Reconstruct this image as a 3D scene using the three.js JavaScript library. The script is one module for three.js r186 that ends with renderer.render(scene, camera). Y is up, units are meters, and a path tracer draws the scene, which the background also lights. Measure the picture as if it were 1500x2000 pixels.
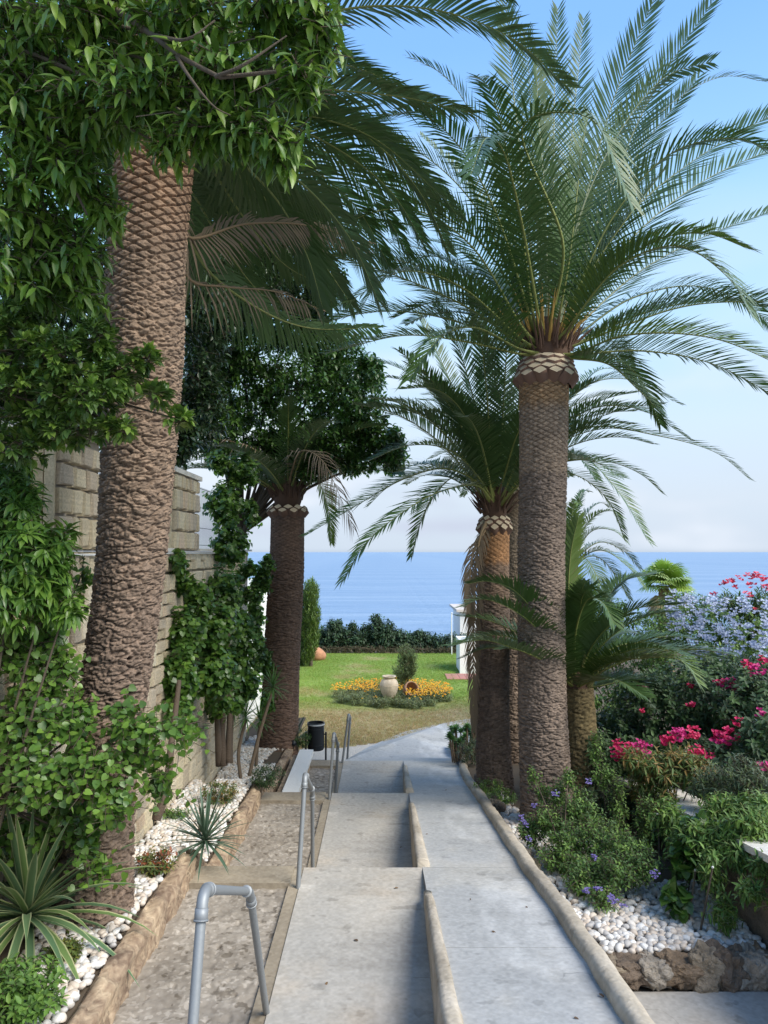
import * as THREE from 'three';
import { ImprovedNoise } from 'three/addons/math/ImprovedNoise.js';
import { mergeGeometries } from 'three/addons/utils/BufferGeometryUtils.js';

// ---------- camera, sky, sun, exposure ----------
const scene = new THREE.Scene();
const V = (x, y, z) => new THREE.Vector3(x, y, z);
const EYE = 3.85, FPX = 1500, PITCH = Math.atan(78 / FPX);
const camera = new THREE.PerspectiveCamera(2 * Math.atan(1000 / FPX) * 180 / Math.PI, 0.75, 0.1, 90000);
camera.position.set(0, EYE, 0); camera.rotation.x = PITCH;

let seed = 12345;
const rnd = () => { seed = (seed + 0x6d2b79f5) | 0; let t = Math.imul(seed ^ (seed >>> 15), 1 | seed); t = (t + Math.imul(t ^ (t >>> 7), 61 | t)) ^ t; return ((t ^ (t >>> 14)) >>> 0) / 4294967296; };
const rr = (a, b) => a + (b - a) * rnd();
const gs = () => (rnd() + rnd() + rnd() - 1.5) / 1.5;
const clamp = (x, a = 0, b = 1) => Math.min(b, Math.max(a, x));
const smooth = (a, b, x) => { const t = clamp((x - a) / (b - a)); return t * t * (3 - 2 * t); };
const lerp = (a, b, t) => a + (b - a) * t;
const IN = new ImprovedNoise();
const n3 = (x, y, z = 0) => IN.noise(x, y, z);
const fbm = (x, y, z = 0, o = 4) => { let s = 0, a = .5; for (let i = 0; i < o; i++) { s += a * n3(x, y, z); x *= 2.03; y *= 2.03; z *= 2.03; a *= .5; } return s; };

const SUN = V(0.60, 0.68, 0.44).normalize();
{
  const W = 1024, H = 512, d = new Float32Array(W * H * 4);
  const stops = [[-90, .30, .36, .44], [-3, .47, .54, .63], [0, .51, .58, .66], [4, .55, .63, .71], [9, .54, .67, .80], [16, .43, .65, .86], [24, .32, .57, .86], [34, .215, .44, .84], [60, .17, .36, .76], [90, .15, .33, .72]];
  for (let j = 0; j < H; j++) for (let i = 0; i < W; i++) {
    const el = (j + .5) / H * 180 - 90, az = (i + .5) / W * 2 * Math.PI;
    let k = 0; while (k < stops.length - 2 && el > stops[k + 1][0]) k++;
    const A = stops[k], B = stops[k + 1], t = clamp((el - A[0]) / (B[0] - A[0]));
    let c = [1, 2, 3].map(q => lerp(A[q], B[q], t));
    const e = el * Math.PI / 180, X = Math.cos(e) * Math.cos(az), Y = Math.sin(e), Z = Math.cos(e) * Math.sin(az);
    if (el > -2) {   // low cloud banks, thin veil higher up
      const f = fbm(X * 3.1, Y * 11 + 4, Z * 3.1, 5), g2 = fbm(X * 1.7 + 9, Y * 5, Z * 1.7, 4);
      const m = smooth(-.05, .32, f + .05) * smooth(22, 3, el) * smooth(-1.5, 1.5, el);
      const m2 = smooth(.0, .4, g2) * smooth(8, 25, el) * .16;
      const cl = [.62 + f * .6, .66 + f * .56, .72 + f * .5];
      c = c.map((x, q) => lerp(lerp(x, cl[q], m * .75), .85, m2));
      const g3 = smooth(.05, .4, fbm(X * 5 + 3, Y * 22, Z * 5, 4)) * smooth(9, 2, el) * smooth(0, 2, el);
      c = c.map((x, q) => lerp(x, [.46, .49, .60][q], g3 * .65));
    }
    const o = (j * W + i) * 4; d[o] = c[0] * .64; d[o + 1] = c[1] * .645; d[o + 2] = c[2] * .66; d[o + 3] = 1;
  }
  const sky = new THREE.DataTexture(d, W, H, THREE.RGBAFormat, THREE.FloatType);
  sky.mapping = THREE.EquirectangularReflectionMapping; sky.magFilter = sky.minFilter = THREE.LinearFilter; sky.needsUpdate = true;
  scene.background = sky; scene.environment = sky;
}
const sun = new THREE.DirectionalLight(new THREE.Color(1, .94, .83), 2.8);
sun.position.copy(SUN).multiplyScalar(40).add(V(0, 0, -10)); sun.target.position.set(0, 0, -10);
sun.castShadow = true; sun.shadow.radius = 70; sun.shadow.mapSize.set(2048, 2048);
Object.assign(sun.shadow.camera, { left: -22, right: 22, top: 22, bottom: -22, near: 1, far: 90 });
scene.add(sun, sun.target);
const renderer = new THREE.WebGLRenderer({ antialias: true });
renderer.toneMapping = THREE.LinearToneMapping; renderer.toneMappingExposure = 2.05;
renderer.shadowMap.enabled = true; renderer.shadowMap.type = THREE.PCFSoftShadowMap;

// ---------- helpers ----------
const CP = Math.cos(PITCH), SP = Math.sin(PITCH);
const ray = (u, v) => { const x = (u - 750) / FPX, y = (1000 - v) / FPX; return V(x, y * CP + SP, y * SP - CP); };
const P = (u, v, d) => { const r = ray(u, v), t = d / -r.z; return V(r.x * t, EYE + r.y * t, -d); };
const taken = {};
const numbered = n => { const k = taken[n] = (taken[n] ?? -1) + 1; return k ? n + '_' + String(k).padStart(3, '0') : n; };
function thing(name, label, category, pos = V(0, 0, 0), group) {
  const o = new THREE.Group(); o.name = numbered(name); o.position.copy(pos); o.userData = { label, category };
  if (group) o.userData.group = group; scene.add(o); return o;
}
function part(name, geo, mat, parent, kind) {      // geometry in world axes when the parent is a thing
  const m = new THREE.Mesh(geo, mat); m.name = name; m.castShadow = m.receiveShadow = true;
  if (kind) m.userData.kind = kind; parent.add(m); return m;
}
function struct(name, geo, mat, label) { const m = part(numbered(name), geo, mat, scene, 'structure'); if (label) m.userData.label = label; return m; }
const at = (geo, p) => geo.translate(-p.x, -p.y, -p.z);
const lin = (r, g, b) => new THREE.Color().setRGB(r, g, b);
const std = (c, rough = .9, extra = {}) => new THREE.MeshStandardMaterial({ color: lin(...c), roughness: rough, metalness: 0, ...extra });
const leafMat = (c = [1, 1, 1], rough = .55, tr = .25) => new THREE.MeshPhysicalMaterial({ color: lin(...c), roughness: rough, transmission: tr, thickness: 0, ior: 1.4, side: THREE.DoubleSide });
function geom(pos, idx, uv, col) {
  const g = new THREE.BufferGeometry(); g.setAttribute('position', new THREE.Float32BufferAttribute(pos, 3)); g.setIndex(idx);
  if (uv) g.setAttribute('uv', new THREE.Float32BufferAttribute(uv, 2));
  if (col) g.setAttribute('color', new THREE.Float32BufferAttribute(col, 3));
  g.computeVertexNormals(); return g;
}
// tileable value noise for textures
const hash = (x, y, s) => { let h = Math.imul(x, 374761393) + Math.imul(y, 668265263) + Math.imul(s, 974711); h = Math.imul(h ^ (h >>> 13), 1274126177); return ((h ^ (h >>> 16)) >>> 0) / 4294967296; };
function pn(x, y, p, s) {
  const X = Math.floor(x), Y = Math.floor(y), fx = x - X, fy = y - Y, a = fx * fx * (3 - 2 * fx), b = fy * fy * (3 - 2 * fy), m = q => ((q % p) + p) % p;
  return lerp(lerp(hash(m(X), m(Y), s), hash(m(X + 1), m(Y), s), a), lerp(hash(m(X), m(Y + 1), s), hash(m(X + 1), m(Y + 1), s), a), b);
}
const pf = (u, v, p, o, s) => { let r = 0, a = .5; for (let i = 0; i < o; i++) { r += a * pn(u * p, v * p, p, s + i); p *= 2; a *= .5; } return r / (1 - Math.pow(.5, o)); };
function tex(n, f, srgb = false, rep = 1, ny = n) {
  const d = new Uint8Array(n * ny * 4);
  for (let j = 0; j < ny; j++) for (let i = 0; i < n; i++) { const c = f(i / n, j / ny), o = (j * n + i) * 4; for (let q = 0; q < 3; q++) d[o + q] = clamp(Array.isArray(c) ? c[q] : c) * 255; d[o + 3] = 255; }
  const t = new THREE.DataTexture(d, n, ny); t.wrapS = t.wrapT = THREE.RepeatWrapping; t.magFilter = THREE.LinearFilter; t.minFilter = THREE.LinearMipmapLinearFilter; t.generateMipmaps = true;
  if (srgb) t.colorSpace = THREE.SRGBColorSpace; t.repeat.set(1 / rep, 1 / rep); t.needsUpdate = true; return t;
}
// planar uv in metres by dominant face axis
function boxUV(g) {
  g = g.index ? g.toNonIndexed() : g; g.computeVertexNormals();
  const p = g.attributes.position, n = g.attributes.normal, uv = new Float32Array(p.count * 2);
  for (let i = 0; i < p.count; i++) {
    const ax = Math.abs(n.getX(i)), ay = Math.abs(n.getY(i)), az = Math.abs(n.getZ(i)), x = p.getX(i), y = p.getY(i), z = p.getZ(i);
    const [a, b] = ay >= ax && ay >= az ? [x, z] : ax >= az ? [z, y] : [x, y]; uv[2 * i] = a; uv[2 * i + 1] = b;
  }
  g.setAttribute('uv', new THREE.BufferAttribute(uv, 2)); return g;
}
// solid slab from a top outline [[x,z],...] with top heights fn and a bottom
function prism(pts, top, bottom) {
  const pos = [], idx = [], n = pts.length, yt = p => typeof top === 'function' ? top(p[0], p[1]) : top, yb = p => typeof bottom === 'function' ? bottom(p[0], p[1]) : bottom;
  const tri = THREE.ShapeUtils.triangulateShape(pts.map(p => new THREE.Vector2(p[0], p[1])), []);
  pts.forEach(p => pos.push(p[0], yt(p), p[1])); pts.forEach(p => pos.push(p[0], yb(p), p[1]));
  const ar = THREE.ShapeUtils.area(pts.map(p => new THREE.Vector2(p[0], p[1])));
  tri.forEach(([a, b, c]) => ar > 0 ? (idx.push(a, c, b), idx.push(n + a, n + b, n + c)) : (idx.push(a, b, c), idx.push(n + a, n + c, n + b)));
  for (let i = 0; i < n; i++) { const j = (i + 1) % n; ar > 0 ? idx.push(i, j, n + i, j, n + j, n + i) : idx.push(i, n + i, j, j, n + i, n + j); }
  return boxUV(geom(pos, idx));
}
// displaced sheet over x0..x1, z0..z1
function sheet(x0, x1, z0, z1, nx, nz, f, col) {
  const pos = [], idx = [], uv = [], cl = [];
  for (let j = 0; j <= nz; j++) for (let i = 0; i <= nx; i++) { const x = lerp(x0, x1, i / nx), z = lerp(z0, z1, j / nz); const q = f(x, z); pos.push(x, q, z); uv.push(x, z); if (col) cl.push(...col(x, z)); }
  for (let j = 0; j < nz; j++) for (let i = 0; i < nx; i++) { const a = j * (nx + 1) + i, b = a + 1, c = a + nx + 1, e = c + 1; (z1 > z0) === (x1 > x0) ? idx.push(a, c, b, b, c, e) : idx.push(a, b, c, b, e, c); }
  return geom(pos, idx, uv, col ? cl : null);
}
// tapered tube through points
function tube(pts, rad, seg = 8, div = 12, closed = true) {
  const c = pts.length > 2 ? new THREE.CatmullRomCurve3(pts, false, 'centripetal') : new THREE.LineCurve3(pts[0], pts[1]);
  const fr = c.computeFrenetFrames(div, false), pos = [], idx = [], uv = [], L = c.getLength();
  for (let i = 0; i <= div; i++) {
    const t = i / div, p = c.getPointAt(t), r = typeof rad === 'function' ? rad(t) : rad;
    for (let k = 0; k <= seg; k++) { const a = k / seg * Math.PI * 2, q = p.clone().addScaledVector(fr.normals[i], Math.cos(a) * r).addScaledVector(fr.binormals[i], Math.sin(a) * r); pos.push(q.x, q.y, q.z); uv.push(k / seg * 6.28 * r, t * L); }
  }
  for (let i = 0; i < div; i++) for (let k = 0; k < seg; k++) { const a = i * (seg + 1) + k, b = a + 1, e = a + seg + 1, f = e + 1; idx.push(a, b, e, b, f, e); }
  if (closed) for (const [i, s] of [[0, 1], [div, 0]]) { const p = c.getPointAt(i / div), o = pos.length / 3; pos.push(p.x, p.y, p.z); uv.push(0, 0); for (let k = 0; k < seg; k++) { const a = i * (seg + 1) + k; s ? idx.push(o, a + 1, a) : idx.push(o, a, a + 1); } }
  return geom(pos, idx, uv);
}
const box = (w, h, d, x, y, z) => boxUV(new THREE.BoxGeometry(w, h, d).translate(x, y, z));
const merge = gs => mergeGeometries(gs.map(g => { g = g.index ? g.toNonIndexed() : g; for (const k of Object.keys(g.attributes)) if (!['position', 'normal', 'uv'].includes(k)) g.deleteAttribute(k); if (!g.attributes.uv) g.setAttribute('uv', new THREE.Float32BufferAttribute(new Float32Array(g.attributes.position.count * 2), 2)); return g; }));
// bevelled block 1x1x1 (centre origin, proud side +z) with uneven corners
function block(j = .06, bev = .1) {
  const R = () => rr(-j, j), o = [[-.5, -.5], [.5, -.5], [.5, .5], [-.5, .5]], pos = [];
  const edge = o.map(([a, b]) => [a + R() * .5, b + R() * .5]);
  edge.forEach(([a, b]) => pos.push(a, b, -.5)); edge.forEach(([a, b]) => pos.push(a, b, .30 + R()));
  edge.forEach(([a, b]) => pos.push(a * (1 - 2 * bev), b * (1 - 2 * bev), .5 + R())); pos.push(R(), R(), .5 + R());
  const idx = [];
  for (let i = 0; i < 4; i++) { const k = (i + 1) % 4; idx.push(i, k, 4 + i, k, 4 + k, 4 + i, 4 + i, 4 + k, 8 + i, 4 + k, 8 + k, 8 + i, 8 + i, 8 + k, 12); }
  return boxUV(geom(pos, idx));
}

// ---------- materials ----------
const T = {};
T.concBump = tex(512, (u, v) => .5 * pf(u, v, 6, 5, 1) + .5 * pf(u, v, 64, 3, 7), false, 1.5);
function concrete(c1, c2, c3, s) {   // cement with damp grey blotches, tan film of dust and pale scuffs
  return tex(1024, (u, v) => {
    const a = smooth(.35, .68, pf(u, v, 3, 5, s)), b = smooth(.52, .75, pf(u, v, 5, 6, s + 20)), f = pf(u, v, 128, 2, s + 40) - .5, w = smooth(.62, .75, pf(u, v * .25, 8, 5, s + 60)), dk = smooth(.7, .78, pf(u, v, 24, 4, s + 80));
    return [0, 1, 2].map(q => (lerp(lerp(c1[q], c2[q], a), c3[q], b * .7) + f * .10 + w * .07 - dk * .07 - .05 * smooth(.55, .8, pf(u, v * 3, 3, 4, s + 90)) - .16 * smooth(.004, 0, Math.abs(pf(u, v, 3, 5, s + 100) - .52)) * smooth(.5, .62, pf(u, v, 4, 2, s + 110))));
  }, true, 3.1);
}
T.ramp = concrete([.69, .685, .675], [.645, .645, .64], [.705, .69, .66], 11);
T.terr = concrete([.70, .675, .635], [.65, .635, .61], [.735, .685, .62], 33);
T.kerb = concrete([.70, .655, .585], [.60, .56, .50], [.74, .70, .64], 55);
const M = {
  ramp: std([1, 1, 1], .72, { map: T.ramp, bumpMap: T.concBump, bumpScale: .004 }),
  terrace: std([1, 1, 1], .8, { map: T.terr, bumpMap: T.concBump, bumpScale: .004 }),
  kerb: std([1, 1, 1], .9, { map: T.kerb, bumpMap: T.concBump, bumpScale: .008 }),
  slab: std([.78, .76, .72], .9, { map: T.kerb, bumpMap: T.concBump, bumpScale: .005 }),
  white: std([.78, .77, .74], .85, { bumpMap: T.concBump, bumpScale: .006 }),
  coping: std([.62, .59, .53], .9, { bumpMap: T.concBump, bumpScale: .012 }),
};
T.earth = tex(1024, (u, v) => { const a = pf(u, v, 5, 5, 3), b = pf(u, v, 40, 3, 9), s = smooth(.66, .74, pf(u, v, 26, 3, 15)), p = smooth(.62, .72, pf(u, v, 60, 2, 19)); return [0, 1, 2].map(q => [.56, .525, .48][q] + (a - .5) * .14 + (b - .5) * .14 - s * .13 + p * .08); }, true, 1.7);
M.earth = std([1, 1, 1], .97, { map: T.earth, bumpMap: T.earth, bumpScale: .007 });
M.render = std([1, 1, 1], .95, { bumpMap: T.concBump, bumpScale: .015, map: tex(512, (u, v) => { const a = pf(u, v, 4, 5, 91), b = pf(u, v, 30, 3, 95); return [.585 + (a - .5) * .34 + (b - .5) * .3, .505 + (a - .5) * .32 + (b - .5) * .3, .42 + (a - .5) * .26 + (b - .5) * .26]; }, true, .9) });
M.soil = std([.10, .075, .05], 1);
M.metal = new THREE.MeshStandardMaterial({ color: lin(.27, .285, .295), roughness: .55, metalness: .4, bumpMap: T.concBump, bumpScale: .002 });
M.black = std([.012, .015, .02], .38);
T.grain = tex(512, (u, v) => .82 + (pf(u, v, 8, 5, 71) - .5) * .5 + (pf(u, v, 70, 2, 77) - .5) * .35, false, .6);

// ---------- levels of the stepped walk ----------
const E = [3.1, 6.53, 10.03, 12.9], TY = [1.70, 1.23, .76, .40];       // far edge of each terrace, its height
const rampY = d => d < E[1] ? lerp(TY[0], TY[1], (d - E[0]) / (E[1] - E[0])) : d < E[2] ? lerp(TY[1], TY[2], (d - E[1]) / (E[2] - E[1])) : d < E[3] ? lerp(TY[2], TY[3], (d - E[2]) / (E[3] - E[2])) : Math.max(.02, TY[3] - (d - E[3]) * .2);
const XL = -.665, XR = .28, KX = .37, RX = 1.15;

// sea and ground
{
  const wv = tex(1024, (u, v) => .6 * pf(u, v * 3, 20, 4, 5) + .4 * pf(u, v * 4, 60, 3, 25), false, 90);
  const wc = tex(1024, (u, v) => { const a = smooth(.35, .7, pf(u, v * 6, 4, 5, 45)), b = pf(u, v * 8, 30, 4, 49); return [lerp(.48, .53, a) + (b - .5) * .08, lerp(.58, .62, a) + (b - .5) * .07, lerp(.685, .71, a) + (b - .5) * .06]; }, true, 700);
  const g = sheet(-60000, 60000, -34, -80000, 2, 2, () => -20);
  struct('sea', g, new THREE.MeshStandardMaterial({ map: wc, roughness: .55, bumpMap: wv, bumpScale: .9 }), 'calm blue sea reaching the horizon beyond the garden hedge');
  const base = sheet(-14, 14, 2, -33, 4, 4, () => -.12);
  const cliff = mergeGeometries([base.toNonIndexed(), geom([-14, -.12, -33, 14, -.12, -33, 14, -22, -40, -14, -22, -40], [0, 2, 1, 0, 3, 2], [0, 0, 1, 0, 1, 1, 0, 1]).toNonIndexed()]);
  struct('ground', cliff, M.soil, 'bare soil under the garden');
}
// lawn: ground sheet and blades
const dry = (x, z) => { const d = -z; return clamp(smooth(20.8, 17.6, d + n3(x * .9, z * .9) * 1.3) + smooth(.05, .35, fbm(x * .6 + 7, z * .45)) * .6); };
{
  const inLawn = (x, d) => d > 15.0 && d < 29.4 && x > -2.95 + (d > 22 ? 0 : 0) && x < 4.2 && d > 15.3 + 1.15 * clamp((x + .9) / 2.2, 0, 1) + .6 * clamp((x - .6) / 1.2, 0, 2) && (x < 2.25 || d > 24.9 || d < 23.3 || x < 1.9);
  const g = sheet(-3.0, 4.4, -15, -29.6, 70, 120, (x, z) => inLawn(x, -z) ? .012 + n3(x * .7, z * .7) * .02 : -.06, (x, z) => { const t = dry(x, z), n = n3(x * 3, z * 3) * .2 + 1; return [lerp(.19, .36, t) * n, lerp(.27, .29, t) * n, lerp(.05, .15, t) * n]; });
  struct('lawn', g, new THREE.MeshStandardMaterial({ vertexColors: true, roughness: 1 }), 'green lawn turning dry and yellow near the path');
  const bp = [], bi = []; for (let k = 0; k < 6; k++) { const a = rr(0, 6.28), l = rr(.03, .055), x = rr(-.03, .03), z = rr(-.03, .03), w = .003, o = bp.length / 3; bp.push(x - w * Math.cos(a), 0, z - w * Math.sin(a), x + w * Math.cos(a), 0, z + w * Math.sin(a), x + Math.sin(a) * l * .5, l, z + Math.cos(a) * l * .5); bi.push(o, o + 1, o + 2); }
  const blades = geom(bp, bi), N = 60000, im = new THREE.InstancedMesh(blades, leafMat([1, 1, 1], .8, .2), N), m = new THREE.Matrix4(), q = new THREE.Quaternion(), c = new THREE.Color();
  let k = 0, guard = 0;
  while (k < N && guard++ < N * 4) {
    const d = 15 + 14.4 * Math.pow(rnd(), 1.3), x = rr(-2.95, 4.2); if (!inLawn(x, d)) continue;
    if (Math.hypot((x - .2) / 1.62, (d - 20.35) / 1.5) < .98) continue;
    q.setFromAxisAngle(V(0, 1, 0), rr(0, 6.28)); const s = rr(.6, 1.2); m.compose(V(x, .005, -d), q, V(s, s, s)); im.setMatrixAt(k, m);
    const t = clamp(dry(x, -d) + rr(-.2, .2)); im.setColorAt(k, c.setRGB(lerp(.22, .42, t) * rr(.8, 1.2), lerp(.34, .34, t) * rr(.85, 1.15), lerp(.055, .17, t))); k++;
  }
  im.count = k; im.name = 'grass'; im.userData = { kind: 'stuff', label: 'short lawn grass around the round flower bed', category: 'grass' }; im.castShadow = im.receiveShadow = true; scene.add(im);
}
// ---------- walk: terraces, ramp, kerbs ----------
for (let k = 0; k < 4; k++) {
  const d0 = k ? E[k - 1] : -1.5, d1 = E[k];
  struct('terrace', prism([[XL, -d0], [KX - .052, -d0], [KX - .052, -d1], [XL, -d1]], TY[k], -.2), M.terrace, 'flat concrete tread of the stepped path');
}
{
  const dz = [-1.5, ...E], L = [], top = [];
  // ramp in bays, with a narrow open joint between them
  const js = [-1.5, 1.2, 3.1, 4.75, 6.53, 8.2, 10.03, 11.4, 12.9];
  for (let i = 0; i < js.length - 1; i++) {
    const a = js[i] + .004, b = js[i + 1] - .004;
    struct('ramp', prism([[KX - .05, -a], [RX + .02, -a], [RX + .02, -b], [KX - .05, -b]], (x, z) => -z < E[0] ? lerp(TY[0] + .47, TY[0], (-z + .33) / (E[0] + .33)) : rampY(-z), -.2), M.ramp, 'smooth grey concrete ramp bay');
  }
  // landing path bending to the right past the ramp
  const edgeL = [[-.66, 12.91], [-.50, 14.2], [-.27, 15.4], [.42, 16.6], [1.4, 17.5], [2.6, 18.3], [4.4, 19.2]], edgeR = [[4.4, 16.6], [2.4, 15.9], [1.55, 15.2], [1.25, 14.2], [1.15, 12.91]];
  const flat = [...edgeL, ...edgeR].map(([x, d]) => [x, -d]);
  struct('path', prism(flat, (x, z) => rampY(-z + .01) - (-z < 13 ? 0 : 0), -.2), M.ramp, 'grey concrete path curving right below the ramp');
  // pale cobbled margin between the path and the lawn
  const g = sheet(-1.6, 3.6, -12.9, -19, 60, 70, (x, z) => { const d = -z; return (d < 14.4 ? lerp(.36, .0, clamp((d - 12.9) / 1.5)) : 0) * .5 - .004 + n3(x * 5, z * 5) * .008; });
  struct('path', g, std([.50, .46, .40], .95, { bumpMap: T.concBump, bumpScale: .02 }), 'pale cement margin beside the lower path');
}
function loft(pts, prof, mat, name, label, parent, jit = 0) {       // sweep a profile (across x, up y) along points
  const pos = [], idx = [], n = prof.length, uv = [], pu = [0]; let run = 0;
  for (let k = 1; k < n; k++) pu.push(pu[k - 1] + Math.hypot(prof[k][0] - prof[k - 1][0], prof[k][1] - prof[k - 1][1]));
  pts.forEach((p, i) => {
    if (i) run += p.distanceTo(pts[i - 1]);
    const a = pts[Math.max(0, i - 1)], b = pts[Math.min(pts.length - 1, i + 1)], t = V().subVectors(b, a).setY(0).normalize(), s = V(-t.z, 0, t.x), f = p.s ?? 1, fy = p.h ?? 1;
    prof.forEach(([x, y], k) => { const j = jit * (n3(run * 6, k * .9, pts.length) + .5 * n3(run * 17, k * 1.7, 9) + .25 * n3(run * 41, k * 3.1, 4)); pos.push(p.x + s.x * (x * f + j), p.y + (y > 0 ? y * fy : y) + j, p.z + s.z * (x * f + j)); uv.push(pu[k], run); });
  });
  for (let i = 0; i < pts.length - 1; i++) for (let k = 0; k < n - 1; k++) { const a = i * n + k, b = a + 1, c = a + n, d = c + 1; idx.push(a, c, b, b, c, d); }
  for (const i of [0, pts.length - 1]) for (let k = 1; k < n - 1; k++) { const o = i * n; i ? idx.push(o, o + k + 1, o + k) : idx.push(o, o + k, o + k + 1); }
  const g = geom(pos, idx, uv); return parent ? part(name, g, mat, parent) : struct(name, g, mat, label);
}
const round = (w, h, b = -.5) => [[-w, b], [-w, h * .55], [-w * .75, h * .88], [-w * .3, h], [w * .3, h], [w * .75, h * .88], [w, h * .55], [w, b]];
// kerbs between treads and ramp: stand at ramp height, so they rise over each tread and meet it at its far end
for (let k = 0; k < 4; k++) {
  const d0 = k ? E[k - 1] + .02 : -1, d1 = lerp(d0, E[k], .80), pts = [];
  for (let i = 0; i <= 24; i++) { const d = lerp(d0, d1, i / 24), p = V(.325 + n3(d * 1.1, k) * .008, (d < E[0] ? lerp(TY[0] + .47, TY[0], (d + .33) / (E[0] + .33)) : rampY(d)) - .01, -d); p.s = lerp(1.12, .6, i / 24); p.h = (i > 22 ? .4 : 1); pts.push(p); }
  loft(pts, round(.050, .062), M.kerb, 'kerb', 'worn concrete kerb between stepped path and ramp', null, .006);
}
{
  const pts = [];
  for (let i = 0; i <= 130; i++) { const d = lerp(1, 14.4, i / 130), w = .035 * n3(d * .8, 3.3) + .02 * n3(d * 2.1, 8) + (d > 11.5 ? smooth(11.5, 14.4, d) * .22 : 0) - (d > 9 && d < 11.5 ? .03 * Math.sin((d - 9) / 2.5 * Math.PI) : 0); const p = V(RX + .055 + w, (d < E[0] ? lerp(TY[0] + .47, TY[0], (d + .33) / (E[0] + .33)) : rampY(d)) - .01, -d); p.s = 1 + .12 * n3(d * 2, 1); pts.push(p); }
  loft(pts, round(.06, .085, -1.1), M.kerb, 'kerb', 'wavy rounded concrete kerb along the ramp edge', null, .008);
}
// left stairway: rough stone-in-mortar treads with slab nosings, strip of cement along the path
const XS = -.755, XB = -1.55;
for (let k = 0; k < 4; k++) {
  const d0 = k ? E[k - 1] : 1.5, d1 = E[k] - .02;
  const g = sheet(XB - .1, XS, -d0, -d1, 76, Math.round((d1 - d0) * 95), (x, z) => TY[k] - .03 + .02 * fbm(x * 3.2, z * 3.2, k, 3) + .014 * fbm(x * 14, z * 9, 4, 3) + .005 * n3(x * 40, z * 36, 2) - .012 * smooth(.38, .55, n3(x * 13, z * 9, 9)));
  struct('stair_tread', g, M.earth, 'rough stone and mortar tread of the side stairs');
  const dd = E[k] - .33;
  struct('stair_slab', prism([[XB + .01, -dd], [XS + .012, -dd], [XS + .012, -E[k]], [XB + .01, -E[k]]].map(([x, z]) => [x, z]), TY[k] + .012, TY[k] - .5), M.slab, 'smooth cement slab edging a side stair');
  const strip = [[XS, -d0], [XL - .004, -d0], [XL - .004, -E[k]], [XS, -E[k]]];
  struct('cement_strip', prism(strip, TY[k] - .008, -.2), M.slab, 'narrow cement strip between stairs and path');
}
// ---------- left planting bed with rough border ----------
const bedL = d => { let y = TY[0] + .17; for (let k = 1; k < 4; k++) y += (TY[k] - TY[k - 1]) * smooth(E[k - 1] - .15, E[k - 1] + .75, d); return y - .1 * smooth(12.6, 14, d); };
const hit = (u, v, yf) => { let a = 2; for (let d = 2; d < 30; d += .01) if (P(u, v, d).y <= yf(d)) { a = d; break; } return V(P(u, v, a).x, yf(a), -a); };
const bedR = d => d < 5.6 ? .86 : d < 8 ? lerp(.97, .84, (d - 5.6) / 2.4) : d < 12 ? lerp(.84, .55, (d - 8) / 4) : lerp(.55, .1, clamp((d - 12) / 4));
{
  const g = sheet(-2.6, XB - .05, -1.5, -16, 30, 160, (x, z) => bedL(-z) - .02 + n3(x * 3, z * 3) * .02);
  struct('soil', g, M.soil, 'dark soil of the bed along the stone wall');
  for (const [a, b] of [[1.5, 6.42], [6.55, 10.0], [10.05, 13.6]]) {
    const pts = []; for (let i = 0; i <= 180; i++) { const d = lerp(a, b, i / 180); const p = V(XB - .06 + .02 * n3(d * 1.3, 5), bedL(d) - .02 + .03 * n3(d * 2, 2), -d); p.s = 1 + .2 * n3(d * 3, 7); pts.push(p); }
    loft(pts, [[-.05, -.6], [-.052, .02], [-.03, .03], [.0, .03], [.04, .024], [.068, .005], [.074, -.04], [.07, -.09], [.08, -.14], [.074, -.19], [.085, -.26], [.085, -.9]], M.render, 'border', 'rough tan rendered border of the pebble bed', null, .032);
  }
  const gr = sheet(RX + .08, 3.1, -5.7, -15, 40, 100, (x, z) => bedR(-z) - .02 + n3(x * 3, z * 3) * .02);
  struct('soil', gr, M.soil, 'dark soil of the bed beside the ramp');
  // sunken concrete pad in the lower right corner
  struct('pavement', prism([[RX + .1, -1], [3.6, -1], [3.6, -5.5], [RX + .1, -5.5]], .80, -.2), M.terrace, 'sunken concrete pad below the rock border');
  struct('soil', sheet(RX + .08, 3.6, -5.4, -5.9, 10, 4, () => .775), M.soil, 'soil gap before the rock border');
}
const PEB = [0, 1, 2, 3].map(s => { const g = new THREE.IcosahedronGeometry(.5, 2), p = g.attributes.position; for (let i = 0; i < p.count; i++) { const x = p.getX(i), y = p.getY(i), z = p.getZ(i), f = 1 + .35 * n3(x * 2 + s * 7, y * 2, z * 2); p.setXYZ(i, x * f * 1.15, y * f * .72, z * f * .9); } g.computeVertexNormals(); const q = g.attributes.normal; for (let i = 0; i < p.count; i++) { const v = V(p.getX(i) / 1.3, p.getY(i) / .6, p.getZ(i) / .8).normalize(); q.setXYZ(i, v.x, v.y, v.z); } return g; });
const PCOL = [[.68, .66, .63], [.62, .58, .53], [.55, .47, .39], [.70, .69, .67], [.46, .44, .42], [.63, .55, .47]];
const PMAT = PCOL.map(c => std(c, .62, { bumpMap: T.concBump, bumpScale: .002 }));
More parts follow.
